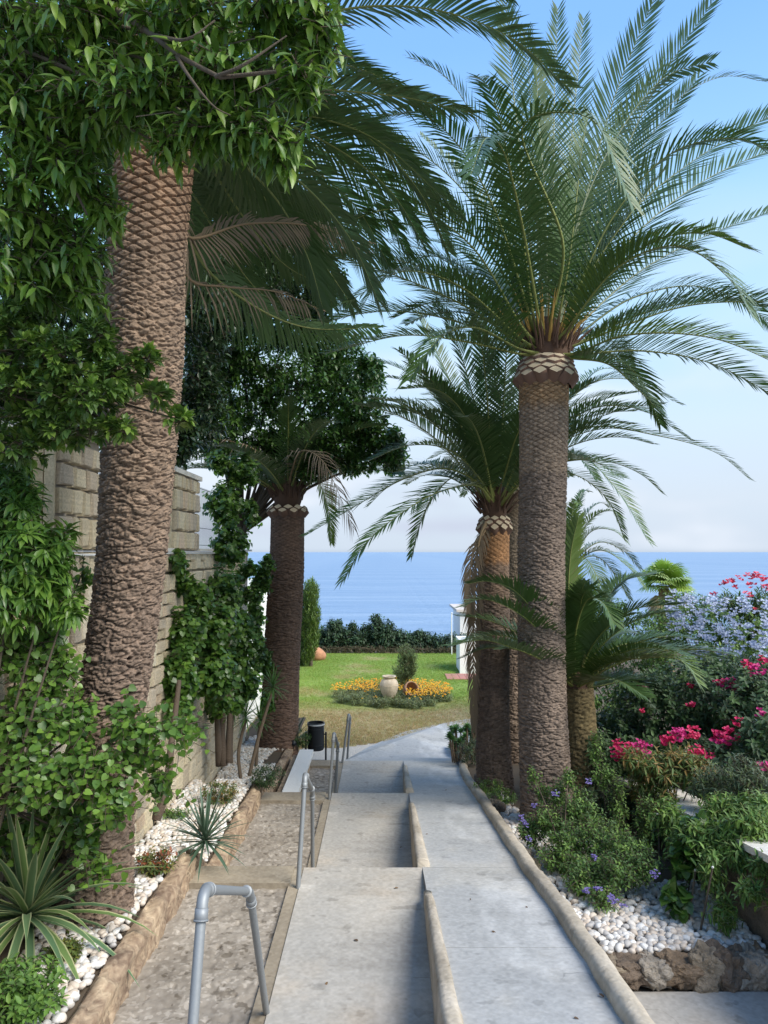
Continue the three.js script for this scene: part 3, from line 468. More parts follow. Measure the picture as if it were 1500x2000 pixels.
{
  const g = { mat: MF.green, w: .42 }, y = { mat: MF.grey, w: .42 };
  palm('slimmer date palm with orange scarred top behind the succulents', 10.5, 968, 1535, 966, 1032, .188, { mid: [[962, 1400], [963, 1200]], col: bandTop([.50, .26, .12], [.27, .18, .125], [.21, .15, .115], .86, .7),
    fr: [[[[935, 945, -.3], [870, 915, -.7], [790, 935, -1.0], [700, 985, -1.2], [598, 1045, -1.3]], g], [[[935, 950, -.5], [860, 960, -1.1], [780, 1005, -1.5], [715, 1060, -1.7], [668, 1135, -1.8]], { ...g, droop: .3 }], [[[940, 955, .3], [890, 930, .8], [845, 970, 1.0], [818, 1030, 1.1], [803, 1088, 1.1]], g],
      [[[940, 930, -.2], [880, 850, -.5], [820, 810, -.7], [740, 790, -.8]], g], [[[940, 920, .2], [870, 800, .5], [800, 730, .7], [730, 700, .8]], y], [[[945, 910, .4], [890, 770, 1], [850, 680, 1.3], [815, 610, 1.5]], y], [[[950, 900, -.2], [920, 760, -.5], [880, 640, -.6], [850, 590, -.6]], y], [[[958, 900, -.3], [950, 760, -.7], [935, 640, -1.0], [915, 560, -1.2]], g], [[[975, 900, -.2], [985, 760, -.4], [990, 640, -.5], [985, 560, -.5]], g],
      [[[940, 940, -.4], [880, 880, -.9], [800, 870, -1.3], [720, 900, -1.5]], g], [[[950, 920, -.4], [900, 800, -1], [850, 760, -1.4], [780, 760, -1.7]], g], [[[985, 930, -.3], [1010, 850, -.7], [1040, 800, -1], [1080, 790, -1.2]], g],
      [[[940, 1040, -.25], [930, 1100, -.32], [926, 1200, -.34], [924, 1300, -.34], [926, 1425, -.3]], { mat: MF.dead, rm: MF.rachDead, w: .2, n: 60, droop: 1.4 }], [[[945, 1040, -.2], [925, 1075, -.3], [918, 1140, -.36], [922, 1220, -.36]], { mat: MF.dead, rm: MF.rachDead, w: .2, n: 40, droop: 1.2 }]],
    n: 20, az: [1.6, 7.6], el: [.6, 1.4], len: [2.2, 2.8] });
  palm('pale palm trunk squeezed between two larger palms', 12.6, 1006, 1470, 1005, 965, .175, { mid: [[1004, 1200]], col: bandTop([.33, .24, .16], [.33, .25, .18], [.27, .2, .15], .9, .5),
    fr: [[[[1060, 890, -.3], [1150, 835, -.7], [1280, 850, -.9], [1400, 885, -1], [1465, 937, -1.1]], y], [[[1060, 880, .1], [1150, 800, .2], [1250, 800, .3], [1350, 860, .3]], y], [[[1060, 920, -.4], [1130, 890, -1], [1200, 950, -1.4], [1270, 1060, -1.6]], g], [[[1050, 860, .2], [1130, 760, .4], [1220, 740, .5], [1330, 790, .5]], y], [[[1060, 930, .3], [1130, 930, .9], [1190, 980, 1.1], [1220, 1050, 1.2]], y], [[[1045, 870, .4], [1120, 770, 1.2], [1180, 720, 1.7], [1260, 740, 2]], g]],
    n: 24, el: [.3, 1.3] });
  palm('far date palm with dark bare trunk beside the litter bin', 13.3, 540, 1475, 562, 1000, .275, { mid: [[546, 1400], [552, 1250], [560, 1100]], col: bandTop([.20, .125, .09], [.19, .12, .085], [.20, .125, .09], .95, .4), rows: 2,
    fr: [[[[540, 930, -.2], [500, 880, -.5], [450, 862, -.7], [375, 855, -.8]], { mat: MF.dead, rm: MF.rachDead, w: .5, droop: .9, n: 40, gap: .2, lw: .009 }], [[[570, 920, -.4], [590, 880, -.9], [630, 900, -1.3], [660, 960, -1.5], [690, 1030, -1.5]], { mat: MF.dead, rm: MF.rachDead, w: .5, droop: .8, n: 50, gap: .3, lw: .009 }], [[[590, 950, .4], [620, 940, .9], [640, 990, 1.1], [647, 1060, 1.2]], { ...y, mat: MF.lime }], [[[530, 960, .3], [495, 940, .8], [460, 960, 1], [440, 1010, 1.1]], y]],
    n: 18, el: [.5, 1.35], len: [1.9, 2.5] });
}
// young palm without a bare trunk, behind the right palm
{
  const D = 9.7, base = P(1135, 1500, D), o = thing('young_palm', 'low young palm with arching dark fronds behind the tall trunk', 'palm tree', base);
  scarTrunk(o, [base.clone().add(V(0, -.3, 0)), P(1132, 1420, D), P(1125, 1340, D)], () => .17, { dy: .011, seg: 90, N: 11, h: .04, amp: .03, s: 5, rough: () => .8, col: () => [.20, .15, .07] });
  const c0 = P(1122, 1345, D); core(o, c0, .17, .3); fibre(o, c0, .2, 60, .5, std([.16, .15, .05], .9));
  const F = (pts, op) => frond(o, [c0, ...pts.map(p => P(p[0], p[1], D + (p[2] || 0)))], { n: 100, w: .46, mat: MF.green, ...op });
  F([[1170, 1240, -.3], [1240, 1190, -.6], [1330, 1180, -.8]], {}); F([[1180, 1300, -.5], [1260, 1285, -1.1], [1330, 1290, -1.4], [1365, 1335, -1.5]], { mat: MF.lime }); F([[1190, 1270, 0], [1270, 1255, .1], [1340, 1270, .1], [1420, 1290, .1]], {});
  F([[1135, 1200, -.3], [1150, 1150, -.5], [1185, 1165, -.7]], {}); F([[1110, 1180, 0], [1115, 1080, -.1], [1130, 1010, -.2]], { mat: MF.lime }); F([[1125, 1230, -.5], [1150, 1170, -1], [1180, 1180, -1.4], [1200, 1220, -1.6]], {}); F([[1160, 1220, .3], [1210, 1140, .6], [1280, 1120, .8]], { mat: MF.grey });
  F([[1060, 1240, -1.0], [1000, 1190, -1.4], [940, 1170, -1.6], [905, 1185, -1.7]], {}); F([[1060, 1220, -.9], [1000, 1150, -1.2], [950, 1135, -1.3], [915, 1140, -1.4]], {}); F([[1060, 1290, -1.1], [1000, 1265, -1.5], [940, 1250, -1.8], [880, 1262, -1.9]], {});
  F([[1160, 1330, -.6], [1210, 1330, -1.2], [1260, 1360, -1.5]], {}); F([[1170, 1340, .1], [1240, 1330, .2], [1300, 1360, .2]], { mat: MF.grey });
  for (let i = 0; i < 22; i++) { const a = i / 11 * 6.28; frond(o, arc(c0, a, rr(.6, 1.3), rr(1.5, 2.1), rr(.8, 1.5)), { n: 60, w: .36, mat: i % 2 ? MF.green : MF.grey }); }
}
{ // distant palm over the shrubs
  const D = 17, base = V(P(1108, 1300, D).x, 0, -D), top = P(1108, 1105, D), o = thing('date_palm', 'distant feathery palm with yellow crown base above the shrubs', 'palm tree', base, 'date palms lining the walk');
  scarTrunk(o, [base, base.clone().lerp(top, .5), top], () => .2, { dy: .02, seg: 60, N: 11, h: .04, amp: .02, s: 2, rough: () => .6, col: () => [.26, .19, .12] });
  core(o, top, .2, .35); fibre(o, top, .22, 60, .5, STALK);
  for (const [u, v, dd, m] of [[1260, 1150, -1, 0], [1230, 1170, .5, 1], [1225, 1060, -.6, 0], [1250, 1110, .3, 1], [1190, 990, .2, 1], [1215, 1010, -1, 0], [1150, 960, .5, 1], [1190, 1190, -1.4, 1], [1040, 1010, 0, 0], [1130, 985, -1, 0], [1080, 980, .8, 1]]) { const e = P(u, v, D + dd); frond(o, [top, top.clone().lerp(e, .45).add(V(0, .55, 0)), top.clone().lerp(e, .8).add(V(0, .35, 0)), e], { n: 60, w: .42, mat: m ? MF.grey : MF.lime, droop: .3 }); }
}
{ // fan palm
  const D = 24, base = V(P(1300, 1300, D).x, 0, -D), o = thing('fan_palm', 'bright green fan palm with brown skirt against the sea', 'palm tree', base), hub = P(1300, 1150, D), gl = [];
  part('trunk', at(tube([base, base.clone().lerp(hub, .5), hub], t => .26 - .05 * t, 14, 20), base), std([.22, .15, .09], .95, { bumpMap: BARK, bumpScale: .02 }), o);
  const fm = [leafMat([.36, .52, .08], .55, .45), leafMat([.30, .44, .08], .55, .45), leafMat([.36, .27, .13], .9, .2)];
  for (let i = 0; i < 44; i++) {
    const dead = i > 30, a = i * 2.4, el = dead ? rr(-1.3, -.5) : rr(-.3, 1.4), L = dead ? .6 : rr(.6, .8), dir = V(Math.cos(a) * Math.cos(el), Math.sin(el), Math.sin(a) * Math.cos(el)), c = dir.clone().multiplyScalar(L * .55), s = V().crossVectors(dir, V(0, 1, 0)).normalize(), pos = [], idx = [];
    for (let k = 0; k < 26; k++) { const f = (k / 25 - .5) * 3.9, d2 = dir.clone().multiplyScalar(Math.cos(f)).addScaledVector(s, Math.sin(f)), n = V().crossVectors(d2, V().crossVectors(s, dir)).normalize(), e = c.clone().addScaledVector(d2, .62 * rr(.85, 1)).add(V(0, -.12 - .1 * Math.abs(f) * .4, 0)), q = pos.length / 3, m = c.clone().addScaledVector(d2, .36); for (const z of [c, m]) for (const g of [-1, 1]) pos.push(z.x + n.x * .028 * g * (z === c ? .2 : 1), z.y + n.y * .028 * g + (k % 2 ? .01 : -.01), z.z + n.z * .028 * g); pos.push(e.x, e.y, e.z); idx.push(q, q + 1, q + 2, q + 1, q + 3, q + 2, q + 2, q + 3, q + 4); }
    const l = part('fan_leaf', geom(pos, idx), dead ? fm[2] : fm[i % 2], o); l.position.copy(hub).sub(base).add(V(0, dead ? -.1 : .15, 0));
    const st = part('leaf_stalk', tube([V(0, 0, 0), c], .014, 5, 3), MF.rach, l);
  }
}

// ---------- leafy plants ----------
const LG = {};
function leafGeo(w, fold, curl, rows) { // length 1 along +y, normal +z; rows = [[t, halfwidth]...]
  const pos = [0, 0, 0], idx = []; const n = rows.length;
  rows.forEach(([t, h]) => { const z = -curl * t * t; pos.push(-h * w, t, z + fold * h * w, 0, t, z, h * w, t, z + fold * h * w); }); pos.push(0, 1, -curl);
  idx.push(0, 2, 1, 0, 3, 2); for (let i = 0; i < n - 1; i++) { const a = 1 + i * 3, b = a + 3; idx.push(a, a + 1, b, a + 1, b + 1, b, a + 1, a + 2, b + 1, a + 2, b + 2, b + 1); }
  const l = 1 + (n - 1) * 3, t = pos.length / 3 - 1; idx.push(l, l + 1, t, l + 1, l + 2, t); return geom(pos, idx);
}
LG.lance = leafGeo(.145, .45, .22, [[.16, .55], [.42, 1], [.72, .72]]);
LG.small = leafGeo(.24, .4, .15, [[.3, .9], [.65, .85]]);
LG.narrow = leafGeo(.10, .4, .2, [[.3, 1], [.7, .8]]);
LG.heart = (() => { const p = [0, .06, 0, .2, -.06, .05, .42, .1, .07, .46, .36, .05, .3, .68, .0, 0, 1, -.1, -.3, .68, .0, -.46, .36, .05, -.42, .1, .07, -.2, -.06, .05, 0, .45, -.02]; const i = []; const ring = [0, 1, 2, 3, 4, 5, 6, 7, 8, 9]; for (let k = 0; k < 10; k++) i.push(10, ring[k], ring[(k + 1) % 10]); return geom(p, i); })();
LG.bract = leafGeo(.34, .5, -.1, [[.25, .8], [.55, 1], [.8, .6]]);
const WOOD = std([.17, .125, .085], .95, { bumpMap: BARK, bumpScale: .006 }), WOODD = std([.085, .065, .045], .95, { bumpMap: BARK, bumpScale: .006 });
const m4 = new THREE.Matrix4(), qq = new THREE.Quaternion(), mx = V(), my = V(), mz = V();
function orient(dir, nor) { my.copy(dir).normalize(); mz.copy(nor).addScaledVector(my, -nor.dot(my)).normalize(); mx.crossVectors(my, mz); return new THREE.Matrix4().makeBasis(mx, my, mz); }
const px = (u, v, d, ru, rv, rd) => ({ c: P(u, v, d), r: V(ru * d / FPX, rv * d / FPX, rd) });
const inBall = () => { let v; do v = V(rr(-1, 1), rr(-1, 1), rr(-1, 1)); while (v.lengthSq() > 1); return v; };
function plant(o) {
  const base = o.base, g = o.into || thing(o.name, o.label, o.category, base, o.group), bl = o.blobs.map(b => Array.isArray(b) ? px(...b) : b);
  const vol = bl.map(b => Math.pow(b.r.x * b.r.y, .8) + .002), tot = vol.reduce((a, b) => a + b, 0), list = [], tw = [];
  bl.forEach((b, bi) => {
    const n = Math.max(3, Math.round(o.n * vol[bi] / tot));
    for (let k = 0; k < n; k++) {
      const s = inBall(); if (s.lengthSq() < .1 && rnd() < .6) s.normalize().multiplyScalar(.75);
      const p = V(b.c.x + s.x * b.r.x, b.c.y + s.y * b.r.y, b.c.z + s.z * b.r.z), dir = V(s.x + gs() * .8, s.y * .7 + (o.up ?? .2) + gs() * .6, s.z + gs() * .8).normalize(), tl = o.tl * rr(.6, 1.3), a0 = p.clone().addScaledVector(dir, -tl);
      tw.push([a0, p]); const hue = Math.floor(rnd() * o.cols.length), ft = rnd();
      for (let q = 0; q < o.per; q++) {
        const t = o.whorl ? 1 - .3 * rnd() * rnd() : (q + rnd()) / o.per, at_ = a0.clone().lerp(p, t), an = q * 2.4 + ft * 6.28, ref = Math.abs(dir.y) < .9 ? V(0, 1, 0) : V(1, 0, 0), s1 = V().crossVectors(dir, ref).normalize(), s2 = V().crossVectors(dir, s1), ra = s1.multiplyScalar(Math.cos(an)).addScaledVector(s2, Math.sin(an));
        const ld = dir.clone().multiplyScalar(o.along ?? .55).add(ra).add(V(0, -(o.droop ?? .3), 0)).normalize(), no = V(gs() * .5, 1, gs() * .5).addScaledVector(dir, .35).add(V(0, 0, o.face ?? 0));
        const L = o.len * rr(.7, 1.2), ci = rnd() < .75 ? hue : Math.floor(rnd() * o.cols.length); list.push({ p: at_.addScaledVector(ra, .004), m: orient(ld, no), L, c: ci });
      }
    }
  });
  if (o.filter) for (let i = list.length - 1; i >= 0; i--) if (!o.filter(list[i].p)) list.splice(i, 1);
  const inv = p => p.clone().sub(base);
  if (o.parts) {   // the leaves that show largest are meshes of their own
    const pal = o.cols.map(c => { const m = o.mat.clone(); m.color = lin(...c); return m; });
    list.forEach(e => { const d = -e.p.z, u = e.p.x / d; e.w = e.L / d * (Math.abs(u) < .5 ? 1 : .01) * (d < 1 ? .01 : 1); }); list.sort((a, b) => b.w - a.w);
    list.splice(0, o.parts).forEach(e => { const m = part('leaf', o.leaf, pal[e.c], g); m.position.copy(inv(e.p)); m.quaternion.setFromRotationMatrix(e.m); m.scale.setScalar(e.L); });
  }
  const im = new THREE.InstancedMesh(o.leaf, o.mat, list.length), c = new THREE.Color();
  list.forEach((e, i) => { m4.copy(e.m).scale(V(e.L, e.L, e.L)).setPosition(inv(e.p)); im.setMatrixAt(i, m4); const f = rr(.8, 1.2); c.setRGB(...o.cols[e.c].map(x => x * f)); im.setColorAt(i, c); });
  im.name = 'foliage'; im.userData.kind = 'stuff'; im.castShadow = im.receiveShadow = true; g.add(im);
  const wood = [], tp = o.from || base;
  if (o.trunk) wood.push(...o.trunk.map(([pts, r0, r1, sg]) => tube(pts.map(inv), t => lerp(r0, r1, t), sg || 8, 14)));
  if (wood.length) part(o.trunkName || 'trunk', merge(wood), o.wood || WOOD, g);
  const br = [];
  if (o.branch !== 0) bl.forEach(b => { const k = b.c.clone(), m = tp.clone().lerp(k, .5).add(V(gs() * .1, .1 + gs() * .08, gs() * .1).multiplyScalar(tp.distanceTo(k) * .5)); br.push(tube([inv(tp), inv(m), inv(k)], t => lerp(o.branch ?? .02, .005, t), 5, 8, false)); for (let q = 0; q < (o.sub ?? 5); q++) { const s = inBall(); br.push(tube([inv(k), inv(k.clone().add(V(s.x * b.r.x * .5, s.y * b.r.y * .5 + .02, s.z * b.r.z * .5))), inv(k.clone().add(V(s.x * b.r.x * .95, s.y * b.r.y * .95, s.z * b.r.z * .95)))], t => lerp((o.branch ?? .02) * .45, .002, t), 4, 4, false)); } });
  tw.forEach(([a, b], i) => { const r = o.twr ?? .0018; br.push(tube([inv(a), inv(b)], r, 3, 1, false)); });
  part('branches', merge(br), o.wood || WOOD, g, 'stuff');
  return g;
}
const GL = leafMat([1, 1, 1], .36, .55), MATTE = leafMat([1, 1, 1], .6, .48);
const cols = { laurel: [[.15, .28, .045], [.19, .34, .05], [.12, .23, .045], [.25, .40, .06], [.29, .44, .07]], dark: [[.04, .085, .026], [.05, .105, .028], [.062, .125, .03], [.045, .09, .034]], pitt: [[.15, .26, .05], [.13, .235, .055], [.25, .40, .07], [.30, .44, .08], [.11, .20, .05]], vine: [[.125, .25, .042], [.155, .295, .046], [.10, .205, .04], [.21, .36, .06]], carob: [[.065, .155, .028], [.09, .20, .032], [.052, .12, .028], [.115, .235, .04]], bright: [[.17, .30, .05], [.13, .25, .045], [.21, .34, .06], [.10, .20, .04]], boug: [[.045, .10, .034], [.058, .125, .038], [.08, .16, .045], [.036, .08, .03]], grey: [[.10, .15, .07], [.13, .17, .08], [.08, .13, .05]], nand: [[.16, .22, .04], [.26, .21, .05], [.10, .18, .035], [.32, .20, .05], [.13, .2, .04]] };
// laurel-leaved tree leaning in from behind the wall
plant({ name: 'laurel_tree', label: 'leafy tree with long glossy leaves overhanging the leaning palm', category: 'tree', base: V(-3.4, 3.0, -4.3), from: V(-3.3, 6.9, -4.3), leaf: LG.lance, mat: GL, cols: cols.laurel, n: 1500, per: 7, len: .108, tl: .2, along: .7, droop: .55, up: .05, whorl: false, face: .5, twr: .003, parts: 300, branch: .016, sub: 7, wood: WOODD,
  trunk: [[[V(-3.4, 2.9, -4.3), V(-3.4, 4.8, -4.3), V(-3.3, 6.9, -4.3)], .12, .07], [[V(-3.3, 6.9, -4.3), P(120, -20, 3.8), P(300, 70, 3.35), P(420, 150, 3.2), P(540, 140, 3.2)], .03, .008, 7], [[P(300, 70, 3.35), P(370, 75, 3.2), P(420, 40, 3.2)], .012, .004, 6], [[P(340, 100, 3.3), P(370, 150, 3.2), P(420, 210, 3.2), P(450, 225, 3.25)], .011, .003, 6], [[P(420, 150, 3.2), P(470, 130, 3.15), P(560, 70, 3.15)], .010, .003, 6], [[V(-3.3, 6.2, -4.3), P(20, 180, 4.0), P(120, 320, 3.9), P(170, 420, 3.9)], .025, .006, 6]],
  blobs: [[40, 60, 3.9, 150, 130, .5], [200, 40, 3.7, 150, 100, .45], [370, 40, 3.5, 150, 90, .45], [540, 30, 3.4, 100, 60, .35], [620, 60, 3.4, 55, 75, .25], [450, 160, 3.5, 150, 70, .35], [590, 160, 3.35, 40, 60, .2], [400, 250, 3.5, 80, 50, .25], [545, 280, 3.4, 50, 60, .2], [480, 260, 3.45, 60, 50, .2], [290, 190, 3.6, 110, 70, .35], [60, 240, 4, 130, 120, .45], [180, 200, 3.8, 110, 90, .4], [50, 400, 4.1, 110, 110, .45], [150, 340, 4, 75, 80, .35], [205, 400, 4.1, 35, 60, .2], [60, 540, 4.2, 105, 90, .4], [150, 500, 4.15, 60, 80, .25], [170, 580, 4.2, 25, 30, .15], [330, 290, 3.6, 30, 35, .15]] });
// dark trees closing the view behind the wall
plant({ name: 'evergreen_tree', label: 'dark evergreen tree standing behind the stone wall', category: 'tree', base: V(-4.6, 3.0, -9.2), from: V(-4.5, 5, -9.2), leaf: LG.small, mat: GL, cols: cols.dark, n: 4600, per: 9, len: .10, tl: .22, droop: .3, branch: .05, wood: WOODD,
  trunk: [[[V(-4.6, 2.6, -9.2), V(-4.6, 4, -9.2), V(-4.4, 6, -9.3)], .2, .12]],
  blobs: [[60, 560, 7.2, 260, 160, .7], [100, 780, 7.2, 280, 120, .6], [40, 920, 6.9, 160, 70, .3], [320, 560, 9.5, 130, 150, .8], [400, 420, 10.5, 90, 160, .8], [330, 300, 10, 200, 140, .8], [410, 620, 10.4, 60, 120, .6], [390, 780, 10.2, 60, 110, .5], [350, 860, 9.6, 60, 60, .4], [250, 860, 8.4, 60, 60, .4], [480, 360, 11, 110, 110, .8], [520, 470, 12, 120, 110, .8], [600, 560, 13, 90, 80, .8], [460, 560, 11.5, 100, 90, .7], [620, 420, 12.6, 60, 70, .6]] });
plant({ name: 'carob_tree', label: 'dense round green tree above the ivy, behind the bare palm trunk', category: 'tree', base: V(-3.3, .3, -14.6), from: V(-2.6, 4.2, -14), leaf: LG.small, mat: GL, cols: cols.carob, n: 3600, per: 10, len: .105, tl: .2, droop: .2, branch: .05, wood: WOODD,
  trunk: [[[V(-3.3, .1, -14.6), V(-3.2, 2.2, -14.5), V(-2.6, 4.2, -14)], .17, .1]],
  blobs: [[440, 650, 13, 80, 100, .9], [560, 640, 14, 110, 60, 1], [650, 690, 13.6, 70, 70, .8], [480, 760, 13.6, 90, 90, .9], [590, 760, 13.4, 110, 80, 1], [700, 790, 13, 65, 90, .8], [650, 860, 13, 90, 50, .7], [750, 860, 12.8, 45, 40, .5], [430, 850, 13, 60, 70, .7], [560, 860, 13.6, 70, 40, .7], [690, 900, 13, 60, 35, .5], [765, 885, 12.8, 35, 45, .5], [610, 910, 13.2, 60, 30, .5], [520, 880, 13.4, 60, 50, .6], [725, 720, 13, 30, 40, .4], [400, 740, 12.6, 50, 110, .6]] });
plant({ name: 'pittosporum', label: 'rounded shrub with pale leaf rosettes spilling over the wall pillar', category: 'shrub', base: V(-3.0, 3.2, -5.2), from: V(-3.0, 4.9, -5.0), trunk: [[[V(-3.0, 3.1, -5.2), V(-3.05, 4, -5.1), V(-3.0, 4.9, -5.0)], .04, .03]], leaf: LG.small, mat: GL, cols: cols.pitt, n: 760, per: 10, len: .062, tl: .09, whorl: true, along: .8, droop: .05, up: .3, parts: 200, branch: .016, wood: WOODD,
  blobs: [[30, 690, 4.25, 90, 70, .3], [120, 700, 4.15, 80, 50, .3], [50, 780, 4.25, 100, 60, .3], [160, 770, 4.15, 80, 45, .25], [235, 735, 4.2, 40, 35, .15], [285, 700, 4.2, 25, 20, .08], [300, 770, 4.2, 30, 16, .08], [345, 818, 4.2, 22, 16, .06], [140, 840, 4.25, 90, 30, .2], [240, 835, 4.2, 45, 16, .1], [40, 640, 4.25, 60, 40, .3], [190, 660, 4.2, 35, 30, .15], [40, 870, 4.3, 60, 35, .2]] });
plant({ name: 'leafy_shrub', label: 'drooping shrub with pointed leaves under the wall fence', category: 'shrub', base: V(-2.45, 1.6, -4.65), leaf: LG.lance, mat: GL, cols: cols.vine, n: 330, per: 8, len: .10, tl: .12, droop: .5, whorl: true, parts: 150, branch: .014, wood: WOODD,
  blobs: [[20, 1020, 4.6, 70, 70, .2], [60, 1080, 4.5, 65, 70, .2], [20, 1160, 4.5, 80, 80, .2], [95, 1140, 4.55, 35, 55, .15], [40, 960, 4.65, 50, 30, .15], [30, 920, 4.65, 30, 25, .12], [120, 1060, 4.6, 25, 40, .1], [130, 1180, 4.6, 25, 30, .1]] });
plant({ name: 'climbing_vine', label: 'heart-leaved vine smothering the wall and the foot of the leaning palm', category: 'vine', base: V(-2.3, 1.55, -4.65), from: V(-2.35, 2.3, -4.8), leaf: LG.heart, mat: GL, cols: cols.vine, n: 1050, per: 5, len: .048, tl: .26, droop: .55, along: .3, face: .9, parts: 300, branch: .01, wood: WOODD,
  blobs: [[40, 1270, 4.7, 90, 70, .15], [110, 1300, 4.85, 60, 80, .12], [60, 1390, 4.7, 110, 90, .2], [150, 1400, 4.75, 50, 70, .12], [60, 1510, 4.6, 110, 90, .22], [180, 1490, 4.65, 80, 60, .15], [270, 1420, 4.75, 80, 30, .1], [360, 1418, 4.8, 60, 20, .08], [280, 1470, 4.8, 60, 30, .1], [150, 1590, 4.9, 90, 60, .14], [50, 1620, 4.95, 90, 60, .14], [220, 1560, 4.7, 40, 60, .1], [170, 1650, 4.9, 40, 26, .08], [125, 1190, 5.6, 20, 40, .06], [160, 1120, 5.7, 8, 50, .04], [190, 1690, 4.95, 20, 20, .06], [310, 1520, 4.9, 30, 40, .06], [240, 1380, 4.8, 30, 24, .06], [80, 1230, 4.8, 60, 60, .12]] });
plant({ name: 'ivy', label: 'dark ivy hanging over the far part of the stone wall', category: 'vine', base: V(-2.42, 1.0, -10.6), from: V(-2.4, 2.2, -10.7), leaf: LG.heart, mat: GL, cols: cols.vine.concat(cols.carob), n: 2400, per: 8, len: .066, tl: .18, droop: .5, along: .3, face: .6, branch: 0, wood: std([.10, .073, .052], .95, { bumpMap: BARK, bumpScale: .012 }),
  trunk: [[[P(436, 1495, 10.6), P(432, 1430, 10.6), P(440, 1340, 10.6), P(446, 1200, 10.8)], .062, .04], [[P(428, 1495, 10.6), P(425, 1420, 10.5), P(420, 1330, 10.6)], .05, .03], [[P(446, 1490, 10.6), P(448, 1420, 10.7), P(452, 1330, 10.9)], .05, .03], [[P(305, 1602, 7.6), P(325, 1540, 7.7), P(333, 1470, 7.9), P(350, 1330, 8.4)], .045, .025]], trunkName: 'stem',
  blobs: [[360, 1230, 9.0, 50, 55, .2], [350, 1310, 8.8, 45, 60, .2], [420, 1230, 10, 60, 70, .3], [410, 1320, 9.8, 70, 50, .3], [470, 1250, 11, 45, 70, .3], [480, 1335, 11.2, 35, 40, .2], [390, 1170, 9.6, 32, 45, .15], [440, 1150, 10.7, 40, 55, .25], [500, 1200, 11.8, 22, 60, .15], [440, 1375, 10.2, 45, 20, .2], [345, 1385, 8.6, 30, 25, .15], [450, 1060, 11.3, 42, 55, .3], [440, 980, 11.4, 48, 50, .3], [470, 920, 11.6, 42, 40, .3], [430, 900, 11.3, 30, 30, .2], [490, 1000, 11.9, 18, 30, .12], [505, 1270, 12, 16, 40, .1], [330, 1420, 8.3, 20, 18, .1], ...[...Array(26)].map(() => { const u = rr(335, 525), v = rr(1090, 1400); return [u, v, clamp(2.4 * FPX / (750 - u), 8.2, 12.2), rr(5, 14), rr(14, 36), rr(.05, .12)]; })] });

// ---------- stone wall, pillars, fence ----------
const STONE = [0, 1, 2, 3, 4, 5, 6, 7].map(() => block(.07, .07));
const SMAT = [[.72, .61, .42], [.80, .70, .52], [.66, .56, .41], [.62, .53, .41], [.82, .71, .50], [.72, .60, .45], [.76, .60, .43]].map(c => std(c, .92, { map: T.grain, bumpMap: T.grain, bumpScale: .012 }));
const MORTAR = std([.36, .31, .24], 1, { bumpMap: T.concBump, bumpScale: .01 });
function stones(g, d0, d1, yb, yt, xf, base, max) { // face at x = xf towards +x; the stones that show largest are meshes of their own
  const L = [];
  for (let y = 0; y < 3.4;) {
    const h = rr(.19, .31);
    for (let d = d0 + .006; d < d1 - .05;) {
      let w = rr(.16, .40); if (d + w > d1 - .06) w = d1 - d - .006; const y0 = yt - y - h;
      if (y0 + h > yb(d + w / 2)) { const sp = h > .2 && rnd() < .4 ? 2 : 1; for (let s = 0; s < sp; s++) L.push([d + w / 2, y0 + h / sp * (s + .5), w, h / sp]); }
      d += w;
    }
    y += h;
  }
  L.sort((p, q) => p[0] - q[0]); const rest = [];
  L.forEach(([d, y, w, h], i) => { const G = STONE[Math.floor(rnd() * 8)], m = i < max ? part('stone', G, SMAT[Math.floor(rnd() * 7)], g) : new THREE.Mesh(G); m.rotation.y = Math.PI / 2; m.scale.set(w - .05, h - .026, .12); m.position.set(xf - .03 + rr(-.016, .016), y, -d).sub(base); if (i >= max) { m.updateMatrix(); rest.push(G.clone().applyMatrix4(m.matrix)); } });
  if (rest.length) part('stones', merge(rest), SMAT[1], g, 'stuff'); return L.length;
}
const XW = -2.5;
{
  const base = V(XW - .1, 1.2, -9), g = thing('stone_wall', 'cream stone garden wall running behind the leaning palm', 'wall', base);
  const top = 3.86; part('core', at(prism([[XW - .05, -3.2], [XW - .05, -14.4], [XW - .4, -14.4], [XW - .4, -3.2]], top - .005, 0), base), MORTAR, g);
  const n = stones(g, 4.9, 13.8, d => bedL(d) - .05, top, XW, base, 300); console.log('wall stones', n);
  part('coping', at(prism([[XW + .03, -6.84], [XW + .03, -9.08], [XW - .44, -9.08], [XW - .44, -6.84]], top + .035, top), base), M.coping, g);
  part('coping', at(prism([[XW + .03, -10.34], [XW + .03, -14.4], [XW - .44, -14.4], [XW - .44, -10.34]], top + .035, top), base), M.coping, g);
  part('pipe', at(tube([V(XW + .045, 3.83, -3.4), V(XW + .045, 3.825, -7), V(XW + .05, 3.835, -9), V(XW + .045, 3.83, -11.4)], .011, 8, 24), base), std([.6, .6, .58], .5), g);
}
